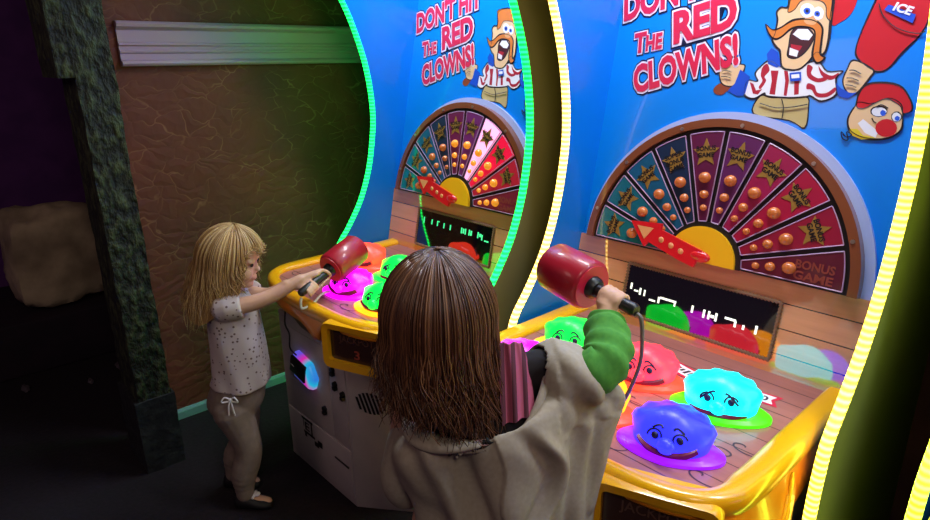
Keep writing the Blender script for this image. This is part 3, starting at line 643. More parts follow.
m_seg_w = M('lit_segment_white', (230, 235, 225), .4, emit=(240, 245, 230), es=1.1)
m_seg_g = M('lit_segment_green', (60, 220, 140), .4, emit=(70, 230, 150), es=1.0)
led_green = led('led_green', (24, 255, 96), (0, 210, 60)); led_cream = led('led_cream', (255, 222, 120), (255, 180, 70))
LED_SPILL = {}
led_yel = led('led_yellow', (255, 240, 96), (230, 190, 40)); led_lime = led('led_lime', (228, 255, 70), (160, 200, 30))
for m_, a_, b_ in ((led_green, (10, 255, 90), (0, 230, 60)), (led_cream, (255, 222, 120), (255, 180, 70)), (led_yel, (255, 240, 96), (230, 190, 40)), (led_lime, (228, 255, 70), (160, 200, 30))): LED_SPILL[m_.name] = led(m_.name+'_spill', a_, b_, 2.8 if m_ is led_green else .8 if m_ is led_cream else 2.6)  # emission of the added outward strips, boosted to spill on wall and panels
DB = [(-.211, .07, .006, .018), (-.197, .066, .014, .005), (-.18, .06, .006, .02), (-.165, .06, .005, .018), (-.145, .052, .02, .005), (-.118, .052, .006, .018), (-.112, .066, .05, .006), (-.068, .056, .005, .012), (-.016, .054, .006, .02), (.018, .05, .006, .022), (.032, .05, .006, .022), (.040, .056, .010, .008), (.052, .05, .006, .022), (.078, .064, .03, .006), (.104, .05, .006, .016), (.126, .05, .006, .012), (.158, .048, .006, .022)]
DA = [(-.192, .088, .006, .024), (-.142, .09, .006, .02), (-.108, .09, .006, .02), (-.106, .106, .012, .004), (-.068, .088, .006, .02), (-.03, .088, .006, .02), (.035, .088, .006, .022), (.045, .09, .008, .018), (.057, .088, .006, .022), (.078, .088, .006, .022), (.088, .09, .008, .018), (.126, .088, .006, .022), (.136, .094, .01, .012), (.148, .084, .006, .02), (.165, .082, .022, .005)]
Y1, Y2 = 1.235, 1.03
X1, X2, X3 = -.205, .015, .212
domesB = [(X1, Y1, 'green', 'yellow', .6), (X2, Y1, 'rose', 'coral', .4), (X3, Y1, 'cyan', 'lime', -.9), (X1, Y2, 'magenta', 'rose', .5), (X2, Y2, 'yellow', 'coral', .5), (X3, Y2, 'blue', 'violet', .6)]
domesA = [(X1, Y1, 'coral', 'coral', .5), (X2, Y1, 'green', 'green', -.8), (X3, Y1, 'green', 'yellow', .5), (X1, Y2, None, None, .5), (X2, Y2, 'magenta', 'magenta', .6), (X3, Y2, 'green', 'yellow', .5)]
machine(-1.75, 'arcade cabinet with green light strips beside the brown wall, played by the small blonde child', led_green, led_green, domesA, True, DA, m_seg_g)
machine(-.75, 'arcade cabinet with one cream and one yellow light strip, played by the long-haired child', led_cream, led_yel, domesB, False, DB, m_seg_w)
machine(.27, 'arcade cabinet of which only a lime light strip shows at the photo edge', led_lime, led_lime, domesB, False, DB, m_seg_w)

# ------------------------------------------------------------------ mallets
m_mred = M('mallet_red', (168, 16, 40), .38, coat=.3); m_mface = M('mallet_face_red', (206, 30, 62), .4)
m_cordw = M('pale_cord', (205, 200, 180), .5); m_cordg = M('grey_cord', (120, 112, 108), .5)
def mallet(tail, face, end, cord, m_cord, label):
    tail, face, end = Vector(tail), Vector(face), Vector(end); ax = (end-face).normalized()
    root = empty('mallet', face, label, 'mallet', 'tethered whacking mallets')
    b = MB(); L = (end-face).length; R = .052
    def rg(t, r): 
        a, c_ = frame_from(ax); return [face+ax*t+a*r*cos(2*pi*k/32)+c_*r*sin(2*pi*k/32) for k in range(32)]
    b.loft([rg(t, r) for t, r in ((.0, .044), (.003, .0485), (.008, R), (L*.5, R*1.015), (L-.014, R), (L-.005, .046), (L, .038))], 0)
    hd = b.build('mallet_head', m_mred, root, smooth=True, angle=40)
    q = MB(); q.loft([rg(-.0012, .016), rg(-.0012, .045), rg(.001, .045), rg(.001, .016)], caps=False); q.build('head_face', m_mface, hd, smooth=True, angle=30)
    q = MB(); q.loft([rg(t, r) for t, r in ((.002, .024), (-.010, .022), (-.016, .016))]); q.build('collar', m_black, root, smooth=True, angle=40)
    q = MB(); Lh = (face-tail).length; q.loft([rg(-t, r) for t, r in ((-.002, .0125), (.03, .0125), (.05, .0115), (Lh*.7, .0125), (Lh-.006, .0135), (Lh, .010))]); q.build('handle', m_black, root, smooth=True, angle=50)
    q = MB(); q.tube(spline(cord, 40), .0042, 8); q.build('cord', m_cord, root, smooth=True)
    return root
SHF = Vector((-.0146+.0224, -.0164-.020, -.012))                    # keeps the first mallet clear of the clown head
mtA, mfA, meA = (Vector(k)+SHF for k in ((-1.712, .868, .806), (-1.742, .993, .862), (-1.774, 1.125, .905)))
mallet(mtA, mfA, meA, [mtA, Vector((-1.709, .862, .79))+SHF, Vector((-1.708, .866, .770))+SHF, (-1.712, .875, .762), (-1.735, .915, .772), (-1.757, .955, .766), (-1.765, .965, .752)], m_cordw,
       'red padded mallet swung by the small blonde child over a magenta clown head')
mtB, mfB, meB = (-.592, .955, 1.043), (-.705, .967, 1.063), (-.826, .983, 1.078)
mallet(mtB, mfB, meB, [(-.592, .955, 1.043), (-.583, .955, 1.036), (-.582, .962, 1.005), (-.595, .985, .93), (-.62, .99, .85), (-.645, .985, .79), (-.655, .99, .752)], m_cordg,
       'red padded mallet raised by the long-haired child in the green sleeve')

# ------------------------------------------------------------------ people
m_skinA = speckle('fair_skin', (206, 158, 130), (218, 172, 144), 14, .3, .7, .5)
m_eye = M('dark_eye', (20, 16, 18), .2); m_lip = M('lips', (196, 122, 108), .45)
def limb(b, pts, rs, n=12): b.tube(spline(pts, 4*len(pts)), [r[0] for r in spline([(r,) for r in rs], 4*len(pts))], n, 0, True)
def hand(b, wrist, grip, axis, palm, side, hr, s=1.0):
    """a fist round a handle: axis = handle direction (index side first), palm = from grip towards the palm (unit), side picks the thumb's turn"""
    grip, axis, palm, wrist = Vector(grip), Vector(axis).normalized(), Vector(palm), Vector(wrist)
    palm = (palm-axis*palm.dot(axis)).normalized(); q = axis.cross(palm)*side
    fr = .0066*s; R = hr+fr*.75; pc = grip+palm*(R+.006*s)
    b.ell(pc, .026*s, .011*s, .018*s, fr=(axis, palm, axis.cross(palm)), nu=14, nv=8)
    limb(b, [wrist, wrist*.45+pc*.55, pc], [.0165*s, .0155*s, .014*s])
    for i, (o, l) in enumerate(((.021, .93), (.007, 1.0), (-.007, .95), (-.020, .78))):
        c = grip+axis*o*s; pts = []
        for t in (15, 60, 110, 160, 160+60*l): a = radians(t); pts.append(c+palm*(R*cos(a))+q*(R*sin(a)))
        limb(b, pts, [fr*1.12, fr*1.08, fr, fr*.95, fr*.8], 8)
    th = [pc+axis*.016*s-q*.008*s]+[grip+axis*(.026+.004*k)*s+palm*(R*cos(radians(a)))-q*(R*sin(radians(a))) for k, a in enumerate((45, 95, 140))]
    limb(b, th, [fr*1.3, fr*1.15, fr*1.05, fr*.85], 8)
def head(b, C, f, l, u, s):
    """skull, jaw, nose, brow, cheeks, lips and ears; s = skull half height"""
    fr = (f, l, u); P = lambda a, c_, d: C+f*a*s+l*c_*s+u*d*s
    b.ell(P(-.06, 0, .12), .92*s, .76*s, .88*s, fr=fr); b.ell(P(.20, 0, -.34), .66*s, .62*s, .62*s, fr=fr)
    b.ell(P(.62, 0, -.78), .22*s, .24*s, .18*s, fr=fr)
    limb(b, [P(.82, 0, .0), P(.88, 0, -.14), P(.93, 0, -.22)], [.05*s, .07*s, .09*s])
    for k in (-1, 1):
        b.ell(P(.56, k*.32, -.34), .30*s, .26*s, .30*s, fr=fr); b.ell(P(.74, k*.28, .10), .12*s, .2*s, .07*s, fr=fr)
        b.ell(P(.0, k*.76, -.10), .17*s, .07*s, .24*s, fr=fr)
    b.ell(P(.80, 0, -.50), .12*s, .2*s, .05*s, fr=fr); b.ell(P(.79, 0, -.59), .12*s, .17*s, .055*s, fr=fr)
def eyes(root, C, f, l, u, s):
    for k in (-1, 1):
        b = MB(); b.ell(C+f*.80*s+l*k*.30*s-u*.02*s, .05*s, .10*s, .06*s, fr=(f, l, u), nu=14, nv=8); b.build('eye', m_eye, root, smooth=True)
    b = MB(); b.ell(C+f*.87*s-u*.545*s, .05*s, .13*s, .035*s, fr=(f, l, u), nu=14, nv=8); b.build('mouth', m_lip, root, smooth=True)
def hair(name, mat, mats, root, C, f, l, u, rad, part, rng, n, r0, seed, wave, flare, lift=1.0, jl=.06):
    """strands combed from the crown over the head, then hanging; part(phi) -> (last elevation in degrees, hanging length)"""
    rd = random.Random(seed); rf, rl, ru = rad
    def path(phi, jit=0.0, k_l=1.0, rnd=None):
        el1, ln = part(phi); pts = []; m = 9
        e0 = 86
        for k in range(m):
            e = radians(e0+(el1-e0)*k/(m-1)); q = (1+jit)*lift
            pts.append(C+f*(rf*q*cos(e)*cos(phi))+l*(rl*q*cos(e)*sin(phi))+u*(ru*q*sin(e)))
        if ln > 0:
            p = pts[-1]; d = (pts[-1]-pts[-2]).normalized(); out = f*cos(phi)+l*sin(phi); hn = 9; stp = ln*k_l/hn; g = Vector((0, 0, -1))
            w1, w2 = (rnd.uniform(0, 6.3), rnd.uniform(2.0, 4.5)) if rnd else (0, 3)
            am = wave*(rnd.uniform(.2, 1.0) if rnd else 0)
            for k in range(hn):
                d = (d*.55+(g+out*flare(phi, k/hn))*.45).normalized(); p = p+d*stp
                tg = Vector((-out.y, out.x, 0)); pts.append(p+tg*(am*sin(w1+w2*k/hn*2)*(k+1)/hn)+out*(am*.6*sin(w1*1.7+w2*1.6*k/hn)*(k+1)/hn))
        return pts
    b = MB(); K = 56; rows = [path(rng[0]+(rng[1]-rng[0])*i/(K-1), -.02, .93) for i in range(K)]
    mlen = max(len(r) for r in rows); rows = [spline(r, 20) for r in rows]
    b.loft([[Vector(rows[i][j]) for i in range(K)] for j in range(20)], caps=False, closed=False)
    o = b.build(name, mat, root, smooth=True, angle=180)
    sb = MB()
    for i in range(n):
        phi = rng[0]+(rng[1]-rng[0])*rd.random(); p = path(phi+rd.gauss(0, .02), rd.uniform(-.01, jl), rd.uniform(.72, 1.08), rd)
        p = spline(p[rd.choice((0, 0, 1, 2)):], 18); w = r0*rd.uniform(.6, 1.4)
        sb.tube(p, [w*(1-.75*(k/17)**2) for k in range(18)], 4, 0, False, .55)
    sb.build('hair_strands', mats, o, smooth=True, angle=180)
    return o
def hair_mat(name, c1, c2, c3, rough=.38):
    m = M(name, c1, rough); t = NT(m); g = t.n('ShaderNodeNewGeometry')
    rp = t.n('ShaderNodeValToRGB'); t.t.links.new(g.outputs['Random Per Island'], rp.inputs[0]); e = rp.color_ramp.elements
    e[0].color = c8(*c1); e[1].color = c8(*c3); k = e.new(.55); k.color = c8(*c2)
    t.link(rp.outputs[0], 'Base Color'); return m

FW = Vector((-.747, .665, 0)); RT = Vector((.665, .747, 0)); UP = Vector((0, 0, 1))

# ---- the small blonde child, in profile, both hands on the mallet
tod = empty('person', (-1.955, .655, 0), 'small blonde child in dotted white top and grey leggings swinging a red mallet', 'person')
tf, tl = RT, FW                                                     # faces along RT, left side away from the camera
TC = Vector((-1.905, .703, .908)); hs = .095
hf = (tf*cos(.22)-UP*sin(.22)).normalized(); hu = hf.cross(tl)*1.0; hu = hu if hu.z > 0 else -hu
axA = (Vector(mfA)-Vector(mtA)).normalized()
gR = Vector(mtA)+(Vector(mfA)-Vector(mtA))*.66; gL = Vector(mtA)+(Vector(mfA)-Vector(mtA))*.28
shR, shL = Vector((-1.857, .642, .762)), Vector((-1.974, .744, .762))
wrR = Vector((-1.752, .892, .850))+SHF; wrL = Vector((-1.768, .850, .838))+SHF
elR = Vector((-1.792, .760, .792))+SHF*.5; elL = Vector((-1.862, .806, .776))+SHF*.5
b = MB(); head(b, TC, hf, tl, hu, hs)
limb(b, [TC-UP*.05-tf*.02, (-1.925, .683, .80), (-1.93, .68, .75)], [.042, .038, .05])
chest = Vector((-1.918, .692, .70)); hip = Vector((-1.938, .672, .40))
def ring_at(c, rf_, rl_, f_, l_, n=20, tilt=0.0): return [c+f_*rf_*cos(2*pi*k/n)+l_*rl_*sin(2*pi*k/n)+UP*tilt*cos(2*pi*k/n) for k in range(n)]
b.loft([ring_at(Vector(c[:3]), c[3], c[4], tf, tl) for c in spline([(-1.928, .682, .79, .03, .04), (-1.922, .688, .76, .055, .078), (-1.918, .692, .70, .07, .078), (-1.917, .693, .58, .078, .076), (-1.925, .685, .48, .078, .076), (-1.938, .672, .40, .082, .082), (-1.935, .675, .34, .05, .06)], 20)])
limb(b, [shR, elR, wrR], [.030, .025, .018]); limb(b, [shL, elL, wrL], [.030, .025, .018])
limb(b, [chest+UP*.055, shR], [.04, .032]); limb(b, [chest+UP*.055, shL], [.04, .032])
hand(b, wrR, gR, axA, UP*.6-RT*.5-FW*.25, -1, .0125, .88); hand(b, wrL, gL, axA, UP*.3-RT*.6+FW*.5, 1, .0125, .88)
legR = [(-1.905, .642, .38), (-1.880, .668, .235), (-1.893, .645, .13), (-1.892, .640, .05)]
legL = [(-1.970, .702, .38), (-1.985, .700, .225), (-2.018, .668, .13), (-2.028, .656, .05)]
for L_ in (legR, legL):
    limb(b, L_, [.060, .041, .036, .025]); an = Vector(L_[-1]); limb(b, [an+UP*-.01, an+tf*.03-UP*.024, an+tf*.075-UP*.03], [.024, .023, .017])
body = remesh(b.build('body', m_skinA, tod), .0042, 3)
eyes(tod, TC, hf, tl, hu, hs)
# dotted white top
m_top = M('dotted_cotton', (204, 190, 186), .85); t = NT(m_top); v = t.n('ShaderNodeTexVoronoi'); v.inputs['Scale'].default_value = 62; v.inputs['Randomness'].default_value = .75; t.t.links.new(t.coord(), v.inputs['Vector'])
t.link(t.mix(t.math('LESS_THAN', v.outputs['Distance'], .23), c8(204, 190, 186), c8(116, 92, 88)), 'Base Color')
b = MB(); rows = spline([(-1.928, .684, .792, .042, .050, 0), (-1.923, .688, .772, .066, .088, 0), (-1.918, .692, .70, .083, .094, .004), (-1.914, .694, .60, .090, .092, .006), (-1.916, .692, .52, .092, .092, .006), (-1.922, .688, .465, .096, .096, -.004)], 34)
rings = []
for j, c in enumerate(rows):
    w = j/33; n_ = 40; R_ = []
    for k in range(n_):
        a = 2*pi*k/n_; fold = 1+.045*w*sin(4*a+5*w+1)+.03*w*sin(7*a-9*w); R_.append(Vector(c[:3])+tf*c[3]*fold*cos(a)+tl*c[4]*fold*sin(a)+UP*(c[5]*cos(a)))
    rings.append(R_)
b.loft(rings)
for s_, e_ in ((shR, elR), (shL, elL)): b.tube(spline([chest+UP*.05, s_+UP*.004, s_*.55+e_*.45], 10), [.05, .048, .046, .045, .045, .044, .043, .043, .043, .043], 16)
top = remesh(b.build('shirt', m_top, tod), .005, 3)
b = MB(); kc = Vector((-1.852, .622, .452))                          # drawstring bow at the hem
for s_ in (-1, 1): b.tube(spline([kc, kc+RT*.016*s_-FW*.008+UP*.012, kc+RT*.026*s_-FW*.010-UP*.004, kc+RT*.004*s_-FW*.004-UP*.004], 14), .0028, 6); b.tube(spline([kc, kc+RT*.006*s_-FW*.008-UP*.02, kc+RT*.010*s_-FW*.006-UP*.055], 10), .0025, 6)
b.ell(kc-FW*.003, .007, .007, .007, nu=10, nv=6); b.build('drawstring', m_white, tod, smooth=True)
# leggings
m_leg = speckle('grey_jersey', (122, 107, 97), (138, 121, 110), 40, .3, .7, .9)
b = MB(); b.loft([ring_at(Vector(c[:3]), c[3], c[4], tf, tl, 24) for c in spline([(-1.922, .688, .485, .084, .084), (-1.935, .676, .43, .094, .090), (-1.942, .668, .385, .092, .090), (-1.938, .672, .345, .06, .075)], 12)])
for L_ in (legR, legL):
    P_ = spline(L_, 26); rr_ = [r[0] for r in spline([(.066,), (.056,), (.047,), (.045,), (.046,), (.042,), (.033,), (.031,)], 26)]
    b.tube([p for p in P_[:-1]], [r+.0012*sin(k*2.9)*(1 if k > 14 else 0) for k, r in enumerate(rr_[:-1])], 16, 0, True)
leg = remesh(b.build('leggings', m_leg, tod), .005, 3)
for L_ in (legR, legL):
    an = Vector(L_[-1]); an.z = 0; b = MB()
    secs = [(-.035, .022, .05), (-.02, .029, .062), (.01, .030, .055), (.045, .033, .040), (.075, .030, .032), (.092, .018, .022)]
    b.loft([[an+tf*d+tl*w*cos(2*pi*k/16)+UP*max(.001, h*.5+h*.5*sin(2*pi*k/16)) for k in range(16)] for d, w, h in spline(secs, 16)])
    sh = b.build('shoe', M('dark_shoe', (12, 10, 14), .6), tod, smooth=True, angle=50)
    b = MB(); b.tube(spline([an+tf*.03+UP*.048-tl*.02, an+tf*.035+UP*.056, an+tf*.03+UP*.048+tl*.02], 8), .005, 6); b.ell(an+tf*.04+UP*.052, .012, .012, .006, nu=10, nv=6); b.build('shoe_bow', m_white, sh, smooth=True)
# hair
mh1 = hair_mat('blonde_hair', (150, 112, 66), (186, 148, 94), (214, 182, 128))
def partA(phi):
    a = abs((phi+pi) % (2*pi)-pi)
    if a < radians(48): return (31+6*sin(phi*9), .010)
    if a < radians(80): q = (a-radians(48))/radians(32); return (30-40*q, .03+.15*q)
    return (-6, .18+.03*sin(phi*5))
hair('hair', M('blonde_base', (140, 104, 62), .5), mh1, tod, TC, hf, tl, hu, (.102, .089, .102), partA, (-pi, pi), 700, .0021, 5, .022, lambda ph, k: .55*max(0, -cos(ph))*(1-k*.5)+.01, jl=.09)

# ---- the long-haired child seen from behind
O = Vector((-.755, .65, 0))
def G(u, v, z): return O+RT*u+FW*v+UP*z
gir = empty('person', (-.74, .66, 0), 'long-haired child seen from behind in grey hooded jacket with one green sleeve raised', 'person')
gf, gl = FW, -RT
GC = G(-.030, .004, 1.079); gs = .102
axB = (Vector(mfB)-Vector(mtB)).normalized(); gB = Vector(mtB)+(Vector(mfB)-Vector(mtB))*.50
gsR, gsL = G(.135, .0, .985), G(-.085, .02, .87)
geR = Vector((-.566, .814, .988)); gwR = Vector((-.632, .918, 1.020))
geL = G(-.100, .03, .705); gwL = G(-.10, .13, .72)
b = MB(); head(b, GC, gf, gl, UP, gs); limb(b, [GC-UP*.06, G(-.015, -.005, .98), G(.015, -.01, .91)], [.05, .045, .055])
b.loft([[Vector(c[:3])+RT*c[3]*cos(2*pi*k/20)+FW*c[4]*sin(2*pi*k/20)+UP*c[5]*cos(2*pi*k/20) for k in range(20)] for c in spline([(*G(.015, -.01, .95), .05, .045, .02), (*G(.022, -.005, .92), .105, .06, .05), (*G(.022, .0, .84), .115, .08, .03), (*G(.02, 0, .72), .105, .08, .01), (*G(.018, 0, .62), .115, .088, 0), (*G(.018, 0, .56), .115, .09, 0), (*G(.018, 0, .50), .06, .06, 0)], 22)])
limb(b, [gsR-UP*.01, geR, gwR], [.032, .034, .022]); limb(b, [gsL, geL, gwL], [.040, .034, .022])
limb(b, [G(.03, .01, .90), gsR-UP*.015], [.05, .03]); limb(b, [G(.01, 0, .90), gsL], [.055, .042])
hand(b, gwR, gB, axB, -UP*.25-RT*.15+FW*-.65+RT*.35, 1, .0125, 1.0)
lw = gwL; hx_ = gwL+FW*.05                                           # the hidden left hand hangs relaxed
b.ell(hx_, .022, .030, .012, fr=(RT, FW, UP), nu=12, nv=8); limb(b, [lw, hx_], [.020, .018])
for i in range(4): o_ = RT*(-.021+.014*i); limb(b, [hx_+o_+FW*.02, hx_+o_+FW*.045-UP*.004, hx_+o_+FW*(.058 if i in (1, 2) else .05)-UP*.016], [.0075, .007, .006], 8)
limb(b, [hx_+RT*.02, hx_+RT*.034+FW*.02-UP*.006, hx_+RT*.036+FW*.036-UP*.012], [.0085, .0078, .0065], 8)
gLR = [G(.075, 0, .52), G(.085, .015, .30), G(.088, -.01, .06)]; gLL = [G(-.045, 0, .52), G(-.05, .015, .30), G(-.055, -.01, .06)]
for L_ in (gLR, gLL): limb(b, L_, [.075, .050, .032]); an = Vector(L_[-1]); limb(b, [an-UP*.02, an+gf*.05-UP*.032, an+gf*.11-UP*.036], [.03, .028, .02])
gbody = remesh(b.build('body', m_skinA, gir), .0045, 3)
eyes(gir, GC, gf, gl, UP, gs)
# trousers and shoes
m_trs = speckle('dark_trousers', (34, 34, 42), (46, 46, 54), 30, .3, .7, .9)
b = MB(); b.loft([ring_at(Vector(c[:3]), c[3], c[4], FW, RT, 24) for c in spline([(*G(.024, .006, .64), .086, .112), (*G(.018, 0, .56), .102, .128), (*G(.018, 0, .49), .075, .11)], 10)])
for L_ in (gLR, gLL): b.tube(spline(L_, 20)[:-1], [r[0] for r in spline([(.082,), (.068,), (.058,), (.052,), (.046,)], 19)], 16, 0, True)
remesh(b.build('trousers', m_trs, gir), .006, 3)
for L_ in (gLR, gLL):
    an = Vector(L_[-1]); an.z = 0; b = MB()
    b.loft([[an+gf*d+gl*w*cos(2*pi*k/16)+UP*max(.001, h*.5+h*.5*sin(2*pi*k/16)) for k in range(16)] for d, w, h in spline([(-.05, .026, .06), (-.03, .036, .08), (.02, .038, .07), (.07, .042, .05), (.11, .038, .04), (.135, .02, .028)], 16)]); b.build('shoe', M('dark_shoe', (12, 10, 14), .6), gir, smooth=True, angle=50)
# pink striped top showing inside the open neck
m_lin_ = M('dark_jersey', (30, 24, 28), .9)
m_pinktop = M('striped_pink_top', (170, 78, 108), .85); t = NT(m_pinktop)
sp = t.n('ShaderNodeSeparateXYZ', inp={0: t.coord()}); a_ = t.math('ADD', t.math('MULTIPLY', sp.outputs[0], .665), t.math('MULTIPLY', sp.outputs[1], .747))
t.link(t.mix(t.math('LESS_THAN', t.math('FRACT', t.math('DIVIDE', a_, .019)), .42), c8(170, 78, 106), c8(84, 32, 48)), 'Base Color')
b = MB(); b.loft([[Vector(c[:3])+RT*c[3]*cos(2*pi*k/32)+FW*c[4]*sin(2*pi*k/32)+UP*c[5]*cos(2*pi*k/32) for k in range(32)] for c in spline([(*G(.010, -.01, .950), .058, .054, .015), (*G(.022, -.004, .925), .105, .070, .040), (*G(.03, -.004, .87), .128, .092, .03), (*G(.035, .008, .74), .100, .072, .01), (*G(.03, .005, .60), .105, .08, 0)], 26)], caps=True); limb(b, [G(.03, .01, .89), gsR-UP*.018, geR*.6+gsR*.4-UP*.006], [.05, .040, .040]); remesh(b.build('dark_top', m_lin_, gir), .006, 3)
b = MB(); rows = []                                                  # striped pink lining of the hood, standing inside the right of the opening
for j in range(25):
    w = j/24; l_, r_ = Vector((-.702, .693, 1.028)).lerp(Vector((-.640, .650, .915)), w), Vector((-.672, .749, 1.034)).lerp(Vector((-.612, .700, .930)), w)
    r_ = r_.lerp(l_, .22*(1-w)**2)-UP*.008*(1-w)**2
    rows.append([l_.lerp(r_, k/24)-FW*(.010*sin(pi*k/24)+.004*sin(5*pi*k/24+2*w))+UP*(.004*sin(pi*k/24)) for k in range(25)])
rows2 = [[p+FW*.005 for p in r] for r in rows]
b.loft(rows, 0, False, False); b.loft(rows2, 0, False, False)
for e_ in (0, -1): b.loft([[r[e_] for r in rows], [r[e_] for r in rows2]], 0, False, False); b.loft([rows[e_], rows2[e_]], 0, False, False)
b.build('hood_lining', m_pinktop, gir, smooth=True, angle=60)
# the loose grey jacket
m_jac = speckle('grey_fleece', (158, 146, 130), (170, 158, 142), 120, .3, .7, .95)
m_lin = M('dark_lining', (22, 20, 22), .9)
JR = [(.036, -.024, .933, .120, .092, .050, .034), (.045, -.010, .925, .150, .108, .055, .012), (.058, -.004, .885, .182, .124, .058, 0), (.068, 0, .82, .180, .130, .042, 0), (.082, 0, .74, .164, .134, .020, 0), (.084, 0, .66, .160, .134, .0, 0), (.080, 0, .58, .158, .130, 0, 0)]
def a_n(a): return (a+pi) % (2*pi)-pi
def jacket_pt(w, a, out=0.0):
    c = spline_at(JR, w); ca_, sa_ = cos(a), sin(a)
    back = max(0, -sa_); ww = min(1, w*1.6)
    fold = 1+ww*(.050*sin(5*a+3.2*w+.6)+.030*sin(9*a-6*w)+.02*sin(3*a+9*w))
    aa_ = a_n(a); drape = (.022*math.exp(-((aa_+2.15-1.0*w)/.17)**2)-.020*math.exp(-((aa_+1.80-.9*w)/.15)**2)+.016*math.exp(-((aa_+.55-.25*w)/.13)**2)-.014*math.exp(-((aa_+.82-.2*w)/.12)**2)+.012*math.exp(-((aa_+2.75)/.12)**2))*min(1, max(0, (w-.1)/.15))   # long diagonal fold across the back
    ru, rv = c[3]*fold+out, c[4]*fold+out
    dip = -.036*max(0, 1-w/.22)*math.exp(-((a_n(a)+.95)/.55)**2)
    return G(c[0]+ru*ca_, c[1]+rv*sa_, c[2]+c[5]*ca_-c[6]*back**2+dip)
def spline_at(P, w):
    L = len(P); t = min(max(w, 0), .9999)*(L-1); i = int(t); u = t-i
    p0, p1, p2, p3 = P[max(i-1, 0)], P[i], P[i+1], P[min(i+2, L-1)]
    return tuple(.5*(2*b_+(-a_+c_)*u+(2*a_-5*b_+4*c_-d_)*u*u+(-a_+3*b_-3*c_+d_)*u**3) for a_, b_, c_, d_ in zip(p0, p1, p2, p3))
NA, NW = 96, 48
b = MB(); b.loft([[jacket_pt(j/NW, 2*pi*k/NA) for k in range(NA)] for j in range(NW+1)])
slR = [G(.140, -.005, .948), G(.180, .0, .965), gsR*.50+geR*.50+UP*-.014-FW*.008, gsR*.22+geR*.78+UP*-.020-FW*.010]
slL = [G(-.05, .0, .87), G(-.084, .01, .82), G(-.104, .012, .755), G(-.102, .03, .705), G(-.095, .09, .71), gwL]
limb(b, slR, [.054, .058, .054, .047], 20); limb(b, slL, [.05, .050, .046, .042, .036, .030], 18)
for q in range(7):                                                  # cloth hanging from the raised sleeve down to the side
    w = q/6; limb(b, [G(.17, -.01, .93).lerp(G(.262, -.005, .915), w), G(.17, -.01, .86).lerp(G(.238, -.02, .83), w), G(.17, -.01, .74).lerp(G(.222, -.03, .72), w)], [.040, .036, .032], 12)
jac = remesh(b.build('jacket', m_jac, gir), .0042, 10, .5)
me = jac.data; off_ = ORG[gir.name]
op = [jacket_pt(0, 2*pi*k/64) for k in range(64)]; c0, c1, r0_, r1_ = JR[0][0], JR[0][1], JR[0][3]*.985, JR[0][4]*.985
bm = bmesh.new(); bm.from_mesh(me); bm.normal_update()
def sm(x): x = min(1, max(0, x)); return x*x*(3-2*x)
kill = []
for v_ in bm.verts:
    p = v_.co+off_-O; u, v, z = p.dot(RT), p.dot(FW), p.z
    if ((u-c0)/r0_)**2+((v-c1)/r1_)**2 < 1 and z > .84: kill.append(v_); continue
    h = .0
    if v < .02:                                                     # folds of the back
        bk = sm((.03-v)/.06)*sm((.935-z)/.05)
        t_ = (.90-z)/.25; uc = -.055+.095*t_                         # long diagonal ridge and its valley
        h += bk*(.016*math.exp(-((u-uc)/.020)**2)-.014*math.exp(-((u-uc-.045)/.022)**2)-.008*math.exp(-((u-uc+.04)/.02)**2))
        uc2 = .150+.030*sin(6*t_); h += bk*(.012*math.exp(-((u-uc2)/.013)**2)-.012*math.exp(-((u-uc2+.03)/.016)**2))
        uc3 = .205-.02*t_; h += bk*(-.010*math.exp(-((u-uc3)/.012)**2)+.008*math.exp(-((u-uc3-.022)/.012)**2))
        seam = .062+.035*t_+.006*sin(11*t_)                         # the overlapping right panel
        h += bk*.009*sm((u-seam)/.004)*(1-.7*sm((u-seam)/.10))
    q_ = Vector((u*9+3, v*9, z*4.2)); h += .0075*noise.noise(q_)+.004*noise.noise(q_*2.7)
    if u > .17 and z > .90: h += .0035*sin(u*95+z*60+v*40)
    v_.co += v_.normal*h
bmesh.ops.delete(bm, geom=kill, context='VERTS'); bm.to_mesh(me); bm.free()
me.materials.append(m_lin)
md = jac.modifiers.new('s', 'SOLIDIFY'); md.thickness = .005; md.offset = -1; md.material_offset = 1; md.material_offset_rim = 0
me2 = bpy.data.meshes.new_from_object(jac.evaluated_get(bpy.context.evaluated_depsgraph_get())); jac.modifiers.clear(); jac.data = me2
me2.polygons.foreach_set('use_smooth', [True]*len(me2.polygons))
b = MB(); b.tube([op[k % 64]+UP*.001 for k in range(66)], .0075, 10); b.build('neck_edge', m_jac, gir, smooth=True, angle=180)
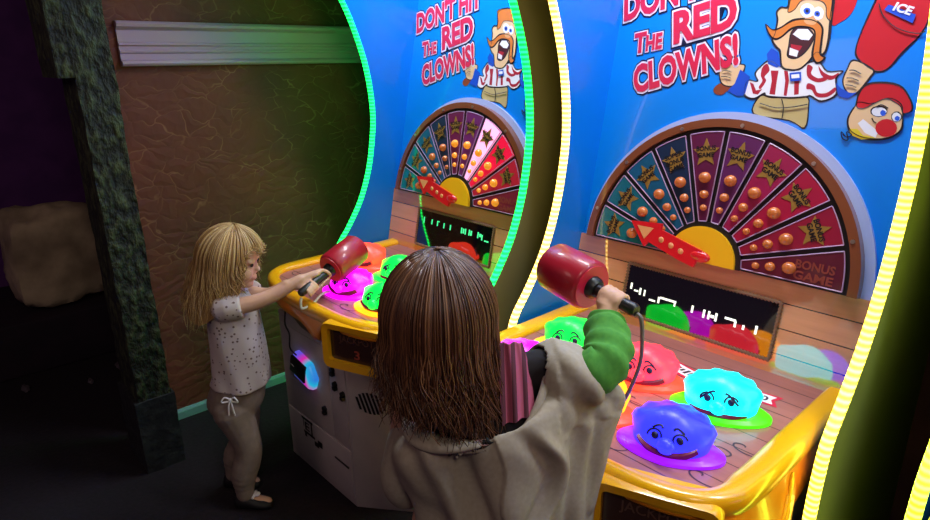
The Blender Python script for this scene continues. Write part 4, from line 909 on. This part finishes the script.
# hood collar rolled round the neck at the left
b = MB(); pth = []; 
for k in range(24):
    a = radians(268-118*k/23); pth.append(jacket_pt(.02, a, .004)+UP*.010)
b.tube(pth, [.006+.016*sin(pi*min(1, (k+1)/18)) for k in range(24)], 12, 0, True, .6); b.build('hood_collar', m_jac, gir, smooth=True, angle=180)
b = MB(); b.tube([jacket_pt(.0, radians(q), -.006)+UP*.012-FW*.006 for q in (252, 258, 264, 270, 276)], .008, 8, 0, True, .6); b.build('neck_tape', M('neck_tape', (176, 130, 122), .8), gir, smooth=True)
def sleeve(name, pts, rs, mat, amp, fq, cap=True):
    P_ = spline(pts, 44); rr_ = [r[0] for r in spline([(r,) for r in rs], 44)]; q = MB(); rings = []; a_ = None
    for i, p in enumerate(P_):
        d = (Vector(P_[min(i+1, 43)])-Vector(P_[max(i-1, 0)])).normalized()
        if a_ is None: a_, c_ = frame_from(d)
        else: a_ = (a_-d*a_.dot(d)).normalized(); c_ = a_.cross(d)
        rings.append([Vector(p)+(a_*cos(2*pi*k/28)+c_*sin(2*pi*k/28))*(rr_[i]*(1+amp*sin(fq*i/43*2*pi+1.6*sin(2*pi*k/28+.4*i/10))+amp*.5*sin(3*2*pi*k/28+i*.35))) for k in range(28)])
    q.loft(rings); return q.build(name, mat, gir, smooth=True, angle=180)
m_grn = speckle('green_fleece', (62, 128, 44), (78, 146, 54), 90, .3, .7, .95)
sl = sleeve('green_sleeve', [geR*.6+gsR*.4, geR*.95+gsR*.05, geR*.6+gwR*.4+Vector((.010, .0, .0)), gwR*.9+geR*.1, gwR], [.030, .041, .043, .039, .032], m_grn, .07, 6)
# hair
mh2 = hair_mat('brown_hair', (52, 30, 21), (88, 52, 34), (132, 88, 56), .38)
def partB(phi):
    a = abs((phi+pi) % (2*pi)-pi)
    if a < radians(40): return (28, .01)
    if a < radians(75): q = (a-radians(40))/radians(35); return (28-38*q, .02+.16*q)
    return (-8, .140-.052*sin(phi)+.02*(1+sin(phi*3+1))*.5)
hair('hair', M('brown_base', (46, 28, 20), .5), mh2, gir, GC, gf, gl, UP, (.112, .096, .108), partB, (-pi, pi), 1700, .0017, 11, .026, lambda ph, k: .14+.10*max(0, -cos(ph))*(1-k), jl=.085)
